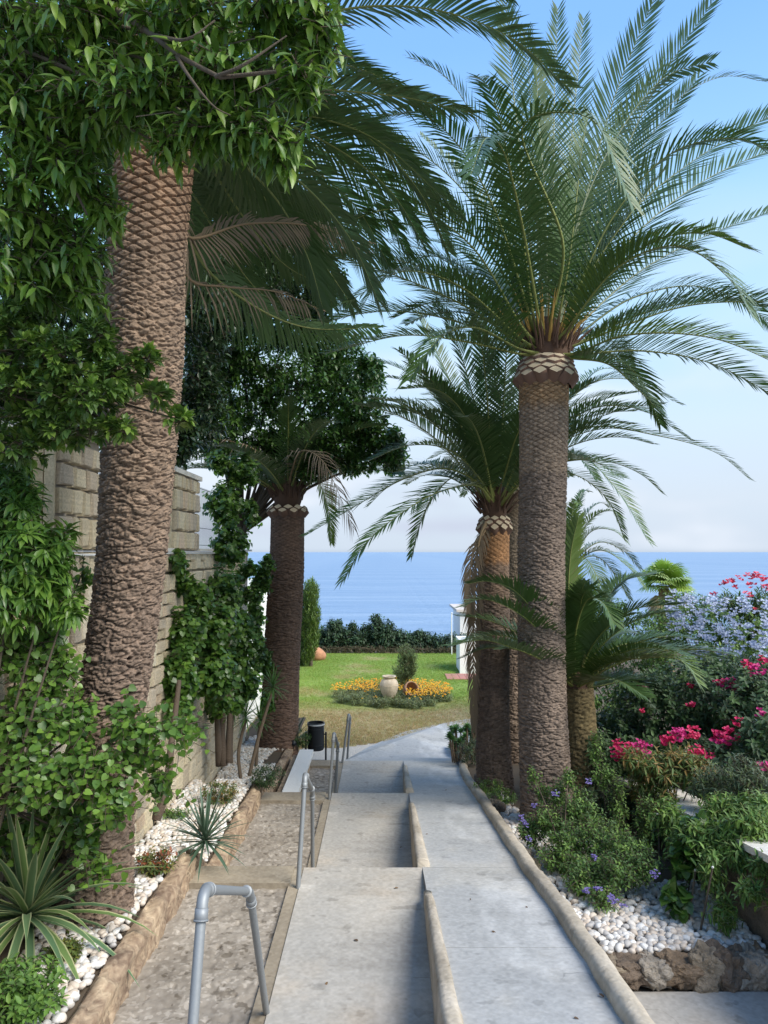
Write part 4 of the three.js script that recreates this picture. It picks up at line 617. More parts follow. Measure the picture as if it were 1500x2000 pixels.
for (const [d0, d1, yt, lb] of [[5.86, 6.82, 4.80, 'stone pillar with cream side boards left of the leaning palm'], [9.1, 10.32, 4.80, 'stone pillar right of the leaning palm beside dark ivy']]) {
  const base = V(XW - .1, 3.86, -(d0 + d1) / 2), g = thing('stone_pillar', lb, 'pillar', base, 'pillars on the stone wall');
  part('core', at(prism([[XW - .045, -d0 - .01], [XW - .045, -d1], [XW - .36, -d1], [XW - .36, -d0 - .01]], yt, 3.862), base), MORTAR, g);
  for (let y = 3.87; y < yt - .08;) { const h = Math.min(rr(.15, .27), yt - y); for (let d = d0 + .01; d < d1 - .05;) { let w = rr(.14, .3); if (d + w > d1 - .08) w = d1 - d; const m = part('stone', STONE[Math.floor(rnd() * 8)], SMAT[Math.floor(rnd() * 7)], g); m.rotation.y = Math.PI / 2; m.scale.set(w - .045, h - .024, .12); m.position.set(XW - .03 + rr(-.006, .006), y + h / 2, -(d + w / 2)).sub(base); d += w; } y += h; }
  for (let k = 0; k < 4; k++) part('board', at(box(.075, yt - 3.88, .03, XW - .055 - k * .085, (yt + 3.88) / 2, -d0 + .012), base), std([.62 - .03 * k, .53 - .03 * k, .36 - .02 * k], .8, { map: T.grain }), g);
  part('cap', at(prism([[XW + .04, -d0 + .04], [XW + .04, -d1 - .05], [XW - .42, -d1 - .05], [XW - .42, -d0 + .04]], yt + .06, yt + .002), base), M.coping, g);
}
for (const [d0, d1, lb] of [[3.3, 5.82, 'dark green mesh fence panel on the wall before the first pillar'], [6.86, 9.06, 'dark green mesh fence panel between the two stone pillars'], [10.38, 14.2, 'dark green mesh fence panel beyond the far pillar, behind ivy']]) {
  const base = V(XW - .2, 3.9, -(d0 + d1) / 2), g = thing('mesh_fence', lb, 'fence', base, 'mesh fence panels on the wall'), m = std([.012, .05, .05], .5), wires = [];
  for (const d of [d0 + .05, d1 - .05]) part('post', at(box(.05, .95, .05, XW - .2, 4.36, -d), base), m, g);
  for (let d = d0 + .1; d < d1 - .08; d += .05) wires.push(tube([V(XW - .2, 3.9, -d), V(XW - .2, 4.8, -d)], .0025, 4, 1));
  part('wires', at(merge(wires), base), m, g, 'stuff');
  for (const y of [3.95, 4.2, 4.5, 4.78]) part('rail', at(tube([V(XW - .2, y, -d0 - .03), V(XW - .2, y, -d1 + .03)], .004, 6, 1), base), m, g);
}
// raised plot behind the wall
struct('ground', prism([[XW - .42, -1], [XW - .42, -14.4], [-14, -14.4], [-14, -1]], 3.2, -.1), M.soil, 'raised garden soil behind the stone wall');
const TILE = box(.19, .03, .19, 0, 0, 0);
{ // white house wall past the stone wall
  const base = V(-3.15, 0, -18), g = thing('white_house', 'white rendered house wall seen between ivy and bare palm', 'house', base);
  part('wall', at(prism([[-3.05, -15], [-3.05, -24], [-6, -24], [-6, -15]], 2.95, -.1), base), M.white, g); part('coping', at(prism([[-3.0, -14.95], [-3.0, -24.05], [-6.05, -24.05], [-6.05, -14.95]], 3.03, 2.952), base), M.coping, g);
  const b2 = V(2.75, 0, -25.4), w = thing('white_wall', 'short white garden wall at the right end of the lawn', 'wall', b2); part('wall', at(prism([[2.42, -24.7], [2.42, -25.9], [5.5, -25.9], [5.5, -24.7]], 1.0, -.1), b2), M.white, w); part('coping', at(prism([[2.40, -24.68], [2.40, -25.92], [5.5, -25.92], [5.5, -24.68]], 1.04, 1.002), b2), M.white, w);
  const b3 = V(3.4, 0, -31), h = thing('white_house', 'far white building with tiled eave behind the slim palm', 'house', b3); part('wall', at(prism([[3.05, -31], [3.05, -34], [8, -34], [8, -31]], 1.45, -.1), b3), M.white, h);
  part('roof', at(prism([[2.9, -30.85], [2.9, -34.2], [8, -34.2], [8, -30.85]], 1.55, 1.455), b3), std([.60, .53, .47], .9), h);
  const pav = new THREE.Group(); pav.name = 'tile_paving'; pav.userData = { kind: 'structure', label: 'red tiled paving at the foot of the white wall' }; scene.add(pav);
  for (let i = 0; i < 8; i++) for (let k = 0; k < 5; k++) part('tile', TILE, std([.42 + rr(-.04, .04), .19, .15], .85), pav).position.set(2.0 + i * .2, .022, -23.45 - k * .2);
}


// ---------- handrails, bench, bin ----------
function rail(label, pts, r = .021) {
  const base = pts[0].clone(), g = thing('handrail', label, 'handrail', base, 'pipe handrails beside the stepped path'), q = pts.map(p => p.clone().sub(base));
  const bend = (a, b, c, k = .07) => { const u = b.clone().add(a.clone().sub(b).setLength(k)), w = b.clone().add(c.clone().sub(b).setLength(k)); return [u, new THREE.QuadraticBezierCurve3(u, b, w), w]; };
  const e1 = bend(q[0], q[1], q[2]), e2 = bend(q[1], q[2], q[3]);
  part('post', tube([q[0], e1[0]], r, 18, 4), M.metal, g); part('post', tube([e2[2], q[3]], r, 18, 4), M.metal, g); part('top_bar', tube([e1[2], e2[0]], r, 18, 4), M.metal, g);
  for (const e of [e1, e2]) part('elbow', tube(e[1].getPoints(8), r * 1.16, 18, 10), M.metal, g);
  for (const [a, b] of [[e1[0], q[0]], [e1[2], q[2]], [e2[0], q[1]], [e2[2], q[3]]]) { const d = b.clone().sub(a).normalize(); part('collar', tube([a.clone().addScaledVector(d, -.008), a.clone().addScaledVector(d, .035)], r * 1.32, 18, 2), M.metal, g); part('collar', tube([a.clone().addScaledVector(d, .028), a.clone().addScaledVector(d, .036)], r * 1.45, 18, 1), M.metal, g); }
}

rail('first bent pipe handrail on the highest side stair, standing on rough mortar', [V(-.67, TY[0] - .05, -2.6), P(397, 1737, 2.9), P(488, 1741, 3.85), V(-.67, TY[1] - .05, -4.55)], .0188);
rail('second bent pipe handrail from above, beside the mid slab', [V(-.675, TY[1] - .05, -6.15), P(596, 1512, 6.3), P(610, 1543, 7.2), V(-.69, TY[2] - .05, -7.6)], .0188);
rail('third bent pipe handrail from above, beside the white bench', [V(-.69, TY[2] - .05, -9.8), P(652, 1432, 9.85), P(660, 1455, 10.7), V(-.69, TY[3] - .05, -11.0)], .0188);
rail('last pipe handrail at the foot of the stairs, in front of the lawn', [V(-.69, TY[3] - .05, -12.8), P(681, 1396, 12.9), P(684, 1402, 13.6), V(-.66, .05, -13.8)], .0188);
{
  const base = V(-1.25, .35, -11.4), g = thing('bench', 'low white topped bench wall against the bed border', 'bench', base);
  part('seat', at(prism([[-1.36, -10.26], [-1.14, -10.26], [-1.14, -12.6], [-1.36, -12.6]], .66, .585), base), M.white, g);
  part('base', at(prism([[-1.46, -10.3], [-1.19, -10.3], [-1.19, -12.55], [-1.46, -12.55]], .583, .2), base), M.render, g);
}
{
  const D = 13.4, c = P(617, 1440, D), gy = .18, base = V(c.x, gy, -D), g = thing('litter_bin', 'black litter bin hung on a frame beside the bare palm', 'bin', base);
  const y0 = P(617, 1464, D).y - gy, y1 = P(617, 1411, D).y - gy, R = .142, pr = [[.0, y0], [R * .9, y0], [R, y0 + .03], [R, y1 - .05], [R * 1.06, y1 - .045], [R * 1.06, y1], [R * .95, y1], [R * .95, y0 + .05], [0, y0 + .05]].map(p => new THREE.Vector2(...p));
  const dr = part('drum', new THREE.LatheGeometry(pr, 40), M.black, g); for (const y of [y0 + .09, y1 - .1]) part('rib', new THREE.TorusGeometry(R * 1.005, .006, 6, 40).rotateX(Math.PI / 2).translate(0, y, 0), M.black, dr);
  part('rim_band', new THREE.LatheGeometry([[R * 1.07, y1 - .035], [R * 1.075, y1 - .012]].map(p => new THREE.Vector2(...p)), 40), std([.5, .52, .54], .5), dr);
  for (const s of [-1, 1]) part('leg', box(.03, y1 - .16, .03, s * (R + .03), (y1 - .16) / 2, 0), M.black, g); part('crossbar', box(2 * R + .02, .025, .025, 0, .09, 0), M.black, g); for (const s of [-1, 1]) part('pivot', new THREE.CylinderGeometry(.012, .012, .05, 10).rotateZ(Math.PI / 2).translate(s * (R + .005), y1 - .2, 0), M.black, g);
}
// spot lights among the pebbles
for (const [u, v, d, lb] of [[300, 1604, 7.7, 'small black garden spotlight on the pebbles beside a slim stem'], [573, 1455, 13.0, 'small black garden spotlight beside the bare palm base']]) {
  const base = hit(u, v + 8, bedL), g = thing('garden_spotlight', lb, 'spotlight', base); part('housing', new THREE.LatheGeometry([[0, 0], [.03, 0], [.05, .02], [.055, .075], [.05, .08], [.045, .06], [0, .055]].map(p => new THREE.Vector2(...p)), 20).rotateX(-.6).translate(0, .05, 0), M.black, g); part('spike', new THREE.CylinderGeometry(.008, .003, .1, 8).translate(0, .01, 0), M.black, g);
}

// ---------- sword-leaved plants ----------
function blade(L, w, dir, droop, fold = .35) { const pos = [], idx = [], N = 7, t0 = dir.clone(), side = V().crossVectors(dir, V(0, 1, 0)); if (side.lengthSq() < .01) side.set(1, 0, 0); side.normalize(); let p = V(0, 0, 0), d = t0.clone(); for (let i = 0; i <= N; i++) { const t = i / N, hw = w * (t < .12 ? .75 + t * 2 : t < .6 ? 1 : Math.max(0, Math.pow(1 - (t - .6) / .4, .8))), up = V().crossVectors(side, d).normalize(); for (const s of [-1, -.72, 0, .72, 1]) { const q = p.clone().addScaledVector(side, s * hw).addScaledVector(up, Math.abs(s) * hw * fold); pos.push(q.x, q.y, q.z); } d = d.clone().add(V(0, -droop * (.3 + t) * 2 / N, 0)).normalize(); p = p.clone().addScaledVector(d, L / N); } const eg = []; for (let i = 0; i < N; i++) for (let k = 0; k < 4; k++) { const a = i * 5 + k, b = a + 1, c = a + 5, e = c + 1; (k === 0 || k === 3 ? eg : idx).push(a, b, c, b, e, c); } const g = geom(pos, [...idx, ...eg]); g.clearGroups(); g.addGroup(0, idx.length, 0); g.addGroup(idx.length, eg.length, 1); return g; }
function yucca(name, label, c, n, L, w, mats, o = {}) {
  const g = thing(name, label, o.cat || 'yucca', c.clone().add(V(0, -(o.stem || 0), 0)), o.group);
  if (o.stemPts) part('stem', tube(o.stemPts.map(p => p.clone().sub(g.position)), t => lerp(o.sr * 1.2, o.sr, t), 8, 10), WOOD, g);
  for (let i = 0; i < n; i++) {
    const az = i * 2.4 + gs() * .2, f = (i + .5) / n, el = lerp(1.45, o.low ?? -.15, Math.pow(f, o.pw ?? .8)) + gs() * .1, dir = V(Math.cos(az) * Math.cos(el), Math.sin(el), Math.sin(az) * Math.cos(el));
    const m = part('leaf', blade(L * rr(.78, 1.1), w * rr(.85, 1.1), dir, lerp(.05, o.droop ?? .5, f)), mats[i % mats.length], g); m.position.set(gs() * .02, (o.stem || 0) + .06 * (1 - f), gs() * .02);
  }
  return g;
}
const YM = (a, e) => [leafMat(a, .45, .15), leafMat(e, .5, .2)];
const bp = (u, v, d) => { const p = P(u, v, d); return V(p.x, bedL(d), -d); };
yucca('yucca', 'large variegated yucca with cream leaf margins on the pebbles', hit(45, 1850, bedL).add(V(.02, .16, 0)), 84, .84, .025, [YM([.10, .17, .075], [.34, .38, .20]), YM([.085, .155, .075], [.28, .33, .17]), YM([.12, .19, .06], [.38, .40, .20])], { droop: .75, low: -.1 });
yucca('yucca', 'smaller grey green yucca leaning over the border by the slab', hit(412, 1662, bedL).add(V(-.05, .06, 0)), 74, .42, .0105, [YM([.075, .13, .085], [.11, .16, .10]), YM([.06, .115, .07], [.10, .14, .09])], { droop: .35, low: -.35, pw: .75 });
{
  const sp = [[[470, 1520], [466, 1470], [480, 1405], 11.0, 'slim stemmed yucca with green tuft nearest the ivy stems'], [[487, 1515], [505, 1440], [533, 1345], 10.9, 'slim stemmed yucca leaning towards the bare palm'], [[452, 1490], [452, 1440], [456, 1385], 11.6, 'low tufted yucca against the ivy stems'], [[500, 1500], [503, 1455], [508, 1410], 11.9, 'short tufted yucca before the bare palm base']];
  sp.forEach(([a, b, c, d, lb], i) => { const A = P(...a, d), B = P(...b, d), C = P(...c, d); const g = yucca('stem_yucca', lb, C, 46, .33, .0085, [YM([.085, .19, .04], [.10, .21, .05]), YM([.065, .15, .035], [.09, .18, .05])], { low: -.5, droop: .5, stemPts: [A, B, C], sr: .022, stem: C.y - A.y, group: 'slim stemmed yuccas in the pebble bed' }); });
  yucca('agave', 'stiff dark sword-leaved plant behind the bare palm, above the bin', V(P(572, 1420, 14.3).x, .35, -14.3), 22, .62, .02, [YM([.05, .09, .06], [.07, .11, .07])], { low: .2, droop: .1, cat: 'agave' });
}
// ---------- small plants in the pebbles ----------
const low = (label, u, v, d, ru, rv, n, cl, o = {}) => { const b = o.y ? V(P(u, v, d).x, o.y, -d) : hit(u, v + rv * .8, bedL); d = -b.z; return plant({ name: 'ground_plant', label, category: 'plant', base: b, leaf: o.leaf || LG.small, mat: MATTE, cols: cl, n, per: 8, len: o.len || .035, tl: .06, up: .6, droop: 0, branch: .004, sub: 3, wood: WOODD, blobs: [{ c: b.clone().add(V(0, rv * d / FPX, 0)), r: V(ru * d / FPX, rv * d / FPX, ru * d / FPX * .8) }, ...(o.blobs || [])] }); };
low('low reddish green plant on the pebbles beside the small yucca', 305, 1690, 5.75, 42, 26, 90, [[.13, .19, .03], [.20, .20, .04], [.30, .09, .03], [.09, .15, .03]]);
low('bushy green plant at the foot of the large yucca', 40, 1950, 4.0, 95, 55, 200, cols.vine, { len: .045 });
low('yellowish plant between large yucca and border', 125, 1860, 4.35, 40, 24, 60, [[.22, .24, .04], [.14, .2, .04]]);
low('yellow tinged low plant behind the small yucca', 432, 1552, 8.6, 42, 24, 120, cols.nand);
low('dark green creeping plant before the slim yuccas', 520, 1520, 10.4, 38, 24, 130, cols.dark);
low('grassy tuft beside the spotlight and wall', 288, 1590, 7.5, 26, 22, 70, cols.vine);
low('creeping plant under the slim bent stem', 345, 1592, 7.9, 30, 10, 60, cols.vine);
low('leafy plant beside the bin and bare palm', 590, 1445, 13.6, 22, 20, 80, cols.carob);
{ // pink petals lie by the yucca
  const c = hit(82, 1838, bedL), g = thing('fallen_flower', 'fallen pink flower lying among pebbles under the yucca', 'flower', c.clone().add(V(.03, .05, 0))), pm = leafMat([.55, .06, .30], .6, .3);
  for (let k = 0; k < 5; k++) { const m = part('petal', LG.bract, pm, g); m.scale.setScalar(.03); m.rotation.set(-1.1, k * 1.25, 0, 'YXZ'); }
}

// ---------- right: rock border, low wall, shrubs ----------
{
  const base = V(2, .72, -5.45), g = thing('rock_border', 'rough brown rocks holding back the white pebbles above the pad', 'rock border', base), rm = [[.24, .17, .11], [.30, .24, .17], [.19, .14, .10], [.36, .31, .25]].map(c => std(c, .95, { map: T.grain, bumpMap: T.grain, bumpScale: .02 }));
  const rocks = []; for (let x = RX + .14; x < 3.3;) { const w = rr(.12, .26); rocks.push([x + w / 2, 5.62, w, rr(.15, .19) + (x > 2.1 && x < 2.75 ? .09 : 0)]); x += w * .8; }
  for (let d = 5.85; d < 7.6; d += .17) rocks.push([RX + .17 + .02 * gs(), d, .17, .16]); for (let d = 9.3; d < 11; d += .16) rocks.push([RX + .2, d, .15, .13]);
  rocks.forEach(([x, d, w, h], i) => { const q = new THREE.IcosahedronGeometry(.5, 9), p = q.attributes.position; for (let k = 0; k < p.count; k++) { const a = p.getX(k), b = p.getY(k), c = p.getZ(k), f = 1 + .75 * fbm(a * 2.6 + i * 9, b * 2.6, c * 2.6, 4) + .12 * n3(a * 12 + i, b * 12, c * 12), sq = Math.pow(Math.max(Math.abs(a), Math.abs(b), Math.abs(c)) * 2, -.55); p.setXYZ(k, a * f * sq, b * f * sq, c * f * sq); } q.computeVertexNormals(); const m = part('rock', q, rm[i % 4], g); m.scale.set(w * 1.15, h * 1.15, .24); m.position.set(x, (d < 5.7 ? .88 : bedR(d) + .03), -d).sub(base); });
  const b2 = V(2.95, .8, -8), w = thing('low_wall', 'low rough wall with pale coping behind the white pebbles', 'wall', b2), wy = d => rampY(d) + .26, pts = [], cp = [];
  for (let d = 4.4; d <= 12; d += .1) pts.push(d);
  const wall = sheet(0, 1, 0, 1, 1, 1, () => 0);
  { const pos = [], idx = [], uv = []; const ny = 24; pts.forEach((d, i) => { for (let k = 0; k <= ny; k++) { const y = lerp(.5, wy(d), k / ny); pos.push(2.82 + .05 * fbm(d * 3, y * 3, 2, 4) + .02 * n3(d * 9, y * 9), y, -d); uv.push(d, y); } }); for (let i = 0; i < pts.length - 1; i++) for (let k = 0; k < ny; k++) { const a = i * (ny + 1) + k, b = a + 1, c = a + ny + 1, e = c + 1; idx.push(a, b, c, b, e, c); } part('face', at(geom(pos, idx, uv), b2), std([.26, .20, .145], .97, { map: T.grain, bumpMap: T.grain, bumpScale: .03 }), w); }
  part('core', at(prism([[2.86, -4.4], [3.15, -4.4], [3.15, -12], [2.86, -12]], (x, z) => wy(-z) - .01, -.1), b2), MORTAR, w);
  for (let d = 4.4; d < 11.9; d += .62) part('coping', at(prism([[2.77, -d], [3.2, -d], [3.2, -d - .612], [2.77, -d - .612]], (x, z) => wy(-z) + .055, (x, z) => wy(-z)), b2), M.coping, w);
  struct('ground', prism([[3.21, -3], [3.21, -16], [14, -16], [14, -3]], (x, z) => rampY(-z) + .2, -.1), M.soil, 'planted bank beyond the low wall');
}
const rp = (u, d, y) => V(P(u, 1500, d).x, y, -d);
function blossoms(g, name, pts, geo, mats, s, per, spread) { // each cluster its own mesh of papery petals
  pts.forEach(([u, v, d, r], i) => {
    const c = P(u, v, d - .15).sub(g.position), R = 1.2 * r * d / FPX, gl = [], n = Math.round(per * (r / 20) * (r / 20));
    for (let k = 0; k < n; k++) { const b = inBall(), p = c.clone().add(V(b.x * R, b.y * R * .75, b.z * R)); const ax = rr(0, 6.28); for (let q = 0; q < 3; q++) { const a = ax + q * 2.09, dir = V(Math.cos(a), .5 + gs() * .5, Math.sin(a)), m = orient(dir, V(b.x + gs() * .4, 1, b.z + .6)); const gg = geo.clone(); gg.applyMatrix4(m.scale(V(s, s, s).multiplyScalar(rr(.8, 1.2))).setPosition(p)); gl.push(gg); } }
    if (gl.length) part(name, merge(gl), mats[i % mats.length], g);
  });
}
const MAG = [leafMat([.62, .012, .13], .6, .35), leafMat([.55, .015, .20], .6, .35), leafMat([.66, .03, .14], .6, .35)];
{
  const g = plant({ name: 'bougainvillea', label: 'dark leafy bougainvillea with magenta blossom clusters on the bank', category: 'shrub', base: rp(1330, 9.6, 1.0), leaf: LG.small, mat: MATTE, cols: cols.boug.concat([[.085, .16, .04]]), n: 2700, per: 9, len: .075, tl: .14, face: .6, droop: .3, branch: .02, wood: WOODD,
    blobs: [[1210, 1430, 10.5, 60, 50, .4], [1280, 1400, 10, 90, 90, .5], [1380, 1390, 9.7, 90, 90, .5], [1480, 1390, 9, 90, 90, .5], [1250, 1480, 9.4, 80, 40, .4], [1340, 1470, 9, 90, 45, .4], [1440, 1490, 8.4, 90, 50, .4], [1420, 1320, 10.4, 80, 50, .5], [1490, 1330, 9.6, 70, 60, .5], [1330, 1340, 10.6, 70, 60, .5], [1250, 1350, 11.2, 50, 40, .3], [1170, 1470, 9.6, 40, 50, .3], [1500, 1460, 8.2, 60, 80, .4]] });
  blossoms(g, 'flower_cluster', [[1218, 1465, 8.9, 20], [1248, 1468, 8.8, 22], [1233, 1475, 8.75, 16], [1308, 1447, 8.9, 15], [1325, 1437, 8.9, 14], [1350, 1432, 9, 15], [1418, 1440, 8.6, 20], [1410, 1450, 8.6, 15], [1358, 1470, 8.6, 14], [1378, 1480, 8.5, 15], [1427, 1340, 9.4, 17], [1410, 1336, 9.5, 10], [1441, 1342, 9.4, 10], [1475, 1312, 9.2, 14], [1462, 1302, 9.3, 9], [1345, 1337, 9.9, 8], [1257, 1346, 10, 10], [1250, 1390, 9.8, 6], [1442, 1412, 8.8, 9], [1490, 1395, 8.6, 11], [1495, 1290, 9.4, 10], [1457, 1298, 9.4, 8], [1495, 1500, 7.7, 10], [1350, 1375, 9.5, 8], [1206, 1481, 8.9, 8]], LG.bract, MAG, .044, 44);
  const p = plant({ name: 'plumbago', label: 'plumbago bush covered in pale blue flowers above the bougainvillea', category: 'shrub', base: rp(1400, 12.2, .6), leaf: LG.small, mat: MATTE, cols: cols.bright, n: 1200, per: 8, len: .065, tl: .14, branch: .015, wood: WOODD, blobs: [[1330, 1220, 12.8, 70, 45, .5], [1400, 1220, 12.4, 80, 60, .6], [1470, 1240, 11.8, 70, 70, .6], [1440, 1290, 11.4, 70, 40, .5], [1370, 1290, 12, 60, 40, .5], [1500, 1290, 11, 50, 40, .5], [1290, 1270, 12.6, 50, 60, .4], [1320, 1170, 13.2, 40, 20, .3]] });
  const fl = [], c = new THREE.Color(), fm = leafMat([1, 1, 1], .6, .3);
  for (let k = 0; k < 2100; k++) { const w = rnd(), u = rr(1300, 1510), v = 1168 + (u - 1300) * .12 + rr(-18, 110 - (u < 1340 ? 60 : 0)) + (rnd() < .25 ? rr(0, 40) : 0), cl = n3(u * .045, v * .06, 3); if (cl < -.05 + .25 * rnd() && rnd() < .88) continue; fl.push([P(u, v, 12.9 - (u - 1300) * .009 - rr(.45, .75) - (v - 1170) * .004)]); }
  const im = new THREE.InstancedMesh(LG.bract, fm, fl.length * 3); fl.forEach(([q], i) => { for (let s = 0; s < 3; s++) { const a = s * 2.1 + rr(0, 2), m = orient(V(Math.cos(a), .3 + gs() * .6, Math.sin(a) * .6), V(gs() * .5, .6, 1)), L = rr(.03, .048); m.scale(V(L, L * .9, L)).setPosition(q.clone().sub(p.position)); im.setMatrixAt(i * 3 + s, m); const f = rr(.85, 1.1); im.setColorAt(i * 3 + s, c.setRGB(.46 * f, .52 * f, .68 * f)); } }); im.name = 'flowers'; im.userData.kind = 'stuff'; im.castShadow = im.receiveShadow = true; p.add(im);
  const ol = plant({ name: 'oleander', label: 'oleander with pink flower heads standing above the plumbago', category: 'shrub', base: rp(1470, 12.4, .6), leaf: LG.narrow, mat: MATTE, cols: cols.grey.concat(cols.vine), n: 240, per: 9, len: .12, tl: .2, up: .8, along: 1, droop: 0, branch: .012, wood: WOODD, blobs: [[1460, 1200, 12.2, 30, 45, .3], [1490, 1200, 12, 30, 60, .3], [1430, 1180, 12.3, 25, 30, .2], [1480, 1260, 12, 40, 40, .3]] });
  blossoms(ol, 'flower_head', [[1437, 1134, 12.2, 9], [1420, 1139, 12.2, 7], [1413, 1142, 12.2, 5], [1464, 1127, 12.2, 7], [1486, 1130, 12.1, 9], [1478, 1124, 12.1, 6], [1465, 1143, 12.1, 7], [1460, 1162, 12, 7], [1438, 1149, 12.2, 5], [1495, 1148, 12, 8], [1394, 1160, 12.3, 5], [1474, 1192, 11.9, 5]], LG.bract, [leafMat([.72, .08, .14], .6, .35), leafMat([.75, .13, .20], .6, .35)], .05, 60);
}
plant({ name: 'mixed_shrub', label: 'mid green shrubs between the young palm and the plumbago', category: 'shrub', base: rp(1230, 14, .3), leaf: LG.small, mat: MATTE, cols: cols.bright.concat(cols.carob), n: 800, per: 8, len: .08, tl: .2, branch: .02, wood: WOODD, blobs: [[1180, 1250, 14, 50, 60, .5], [1240, 1235, 14.5, 60, 50, .5], [1300, 1215, 15, 50, 40, .5], [1260, 1290, 13.5, 70, 50, .5], [1350, 1180, 16, 60, 25, .5], [1150, 1320, 13.5, 40, 60, .4], [1200, 1190, 15, 40, 25, .4], [1180, 1385, 12, 45, 50, .3], [1215, 1350, 12, 40, 45, .3], [1150, 1410, 11.6, 30, 40, .25]] });
plant({ name: 'nandina', label: 'yellow and orange leaved shrub over the pale coping', category: 'shrub', base: rp(1290, 7.9, .85), leaf: LG.narrow, mat: MATTE, cols: cols.nand, n: 480, per: 8, len: .09, tl: .14, droop: .4, branch: .01, wood: WOODD, blobs: [[1290, 1500, 7.9, 60, 40, .25], [1330, 1490, 7.9, 45, 35, .25], [1260, 1520, 8, 40, 45, .2], [1300, 1560, 7.8, 35, 40, .2], [1360, 1510, 7.7, 40, 40, .2], [1240, 1480, 8, 30, 25, .2]] });
plant({ name: 'feathery_shrub', label: 'grey green feathery shrub between coping and bougainvillea', category: 'shrub', base: rp(1400, 7.4, 1.1), leaf: LG.narrow, mat: MATTE, cols: cols.grey.concat([[.16, .22, .06]]), n: 480, per: 9, len: .06, tl: .13, droop: .2, branch: .01, wood: WOODD, blobs: [[1390, 1530, 7.3, 50, 45, .25], [1450, 1520, 7, 55, 50, .25], [1490, 1550, 6.8, 50, 50, .25], [1420, 1575, 6.9, 50, 35, .2]] });
plant({ name: 'trailing_jasmine', label: 'light green jasmine trailing over the low rough wall', category: 'vine', base: rp(1430, 6.4, .9), leaf: LG.lance, mat: MATTE, cols: cols.bright, n: 760, per: 8, len: .07, tl: .16, droop: .35, up: 0, branch: .006, wood: std([.14, .16, .05], .8), parts: 120, blobs: [[1420, 1630, 6.3, 50, 35, .2], [1470, 1610, 6.2, 55, 45, .2], [1370, 1640, 6.4, 40, 40, .18], [1390, 1700, 6.1, 25, 50, .1], [1330, 1650, 6.6, 35, 35, .15], [1415, 1780, 5.9, 18, 45, .06], [1490, 1690, 5.8, 30, 30, .1], [1470, 1740, 5.7, 40, 20, .06], [1450, 1660, 6.1, 50, 40, .15], [1310, 1600, 7, 40, 50, .2], [1420, 1580, 6.6, 60, 35, .2], [1490, 1580, 6.4, 40, 40, .2]] });
plant({ name: 'broadleaf_plant', label: 'dark broad leaved plant by the stakes in white pebbles', category: 'plant', base: rp(1330, 6.3, bedR(6.3)), leaf: LG.heart, mat: GL, cols: cols.carob, n: 120, per: 6, len: .085, tl: .12, droop: .4, branch: .008, wood: WOODD, blobs: [[1350, 1680, 6.4, 40, 40, .15], [1320, 1750, 6.2, 25, 35, .12], [1360, 1620, 6.6, 30, 30, .15]] });
{
  const g = plant({ name: 'duranta', label: 'yellow green shrub with small violet flowers at the tall palm base', category: 'shrub', base: rp(1110, 7.1, bedR(7.1)), leaf: LG.small, mat: MATTE, cols: cols.bright.concat([[.06, .14, .03], [.09, .18, .04]]), n: 1500, per: 10, len: .036, tl: .14, droop: .1, up: .3, branch: .006, wood: WOODD,
    blobs: [[1040, 1620, 7.7, 35, 35, .2], [1080, 1600, 7.6, 45, 40, .2], [1120, 1640, 7.3, 55, 45, .25], [1160, 1690, 6.9, 65, 40, .25], [1210, 1700, 6.6, 55, 40, .25], [1180, 1750, 6.4, 40, 25, .2], [1090, 1550, 7.7, 18, 30, .1], [1110, 1520, 7.7, 12, 25, .08], [1150, 1600, 7.5, 35, 40, .2], [1260, 1690, 6.6, 40, 35, .2], [1040, 1510, 8.0, 12, 20, .06], [1060, 1545, 7.9, 16, 24, .08], [1130, 1580, 7.6, 40, 45, .2], [1170, 1640, 7.2, 60, 50, .25], [1230, 1660, 6.9, 50, 45, .25], [1090, 1670, 7.2, 45, 30, .2], [1140, 1720, 6.7, 45, 30, .2]] });
  blossoms(g, 'flower_spike', [[1018, 1598, 7.55, 7], [1028, 1610, 7.5, 6], [1085, 1550, 7.5, 7], [1150, 1527, 7.4, 6], [1195, 1757, 6.1, 9], [1145, 1740, 6.4, 7], [1168, 1737, 6.3, 7], [1280, 1708, 6.4, 8], [1045, 1575, 7.5, 6], [1034, 1638, 7.4, 6], [1218, 1770, 6.1, 6], [1160, 1676, 6.6, 6]], LG.bract, [leafMat([.20, .16, .42], .6, .3)], .016, 120);
}
plant({ name: 'climbing_shrub', label: 'upright pale green sprays between palm trunk and nandina', category: 'shrub', base: rp(1190, 8, bedR(8)), leaf: LG.small, mat: MATTE, cols: cols.bright, n: 230, per: 10, len: .04, tl: .16, up: .7, droop: .1, branch: .006, wood: WOODD, blobs: [[1165, 1460, 8.2, 16, 40, .1], [1180, 1510, 8, 25, 30, .12], [1205, 1560, 7.9, 22, 60, .12], [1215, 1620, 7.6, 18, 40, .1], [1260, 1600, 7.6, 25, 60, .12]] });
plant({ name: 'shade_shrub', label: 'dark low shrub in the shade behind the tall palm base', category: 'shrub', base: rp(1180, 9.4, .75), leaf: LG.small, mat: MATTE, cols: cols.boug.concat([[.10, .15, .05]]), n: 420, per: 9, len: .05, tl: .12, branch: .01, wood: WOODD, blobs: [[1170, 1560, 9.2, 60, 40, .3], [1230, 1570, 8.9, 50, 50, .25], [1150, 1500, 9.6, 40, 40, .2], [1280, 1620, 8, 40, 40, .2]] });
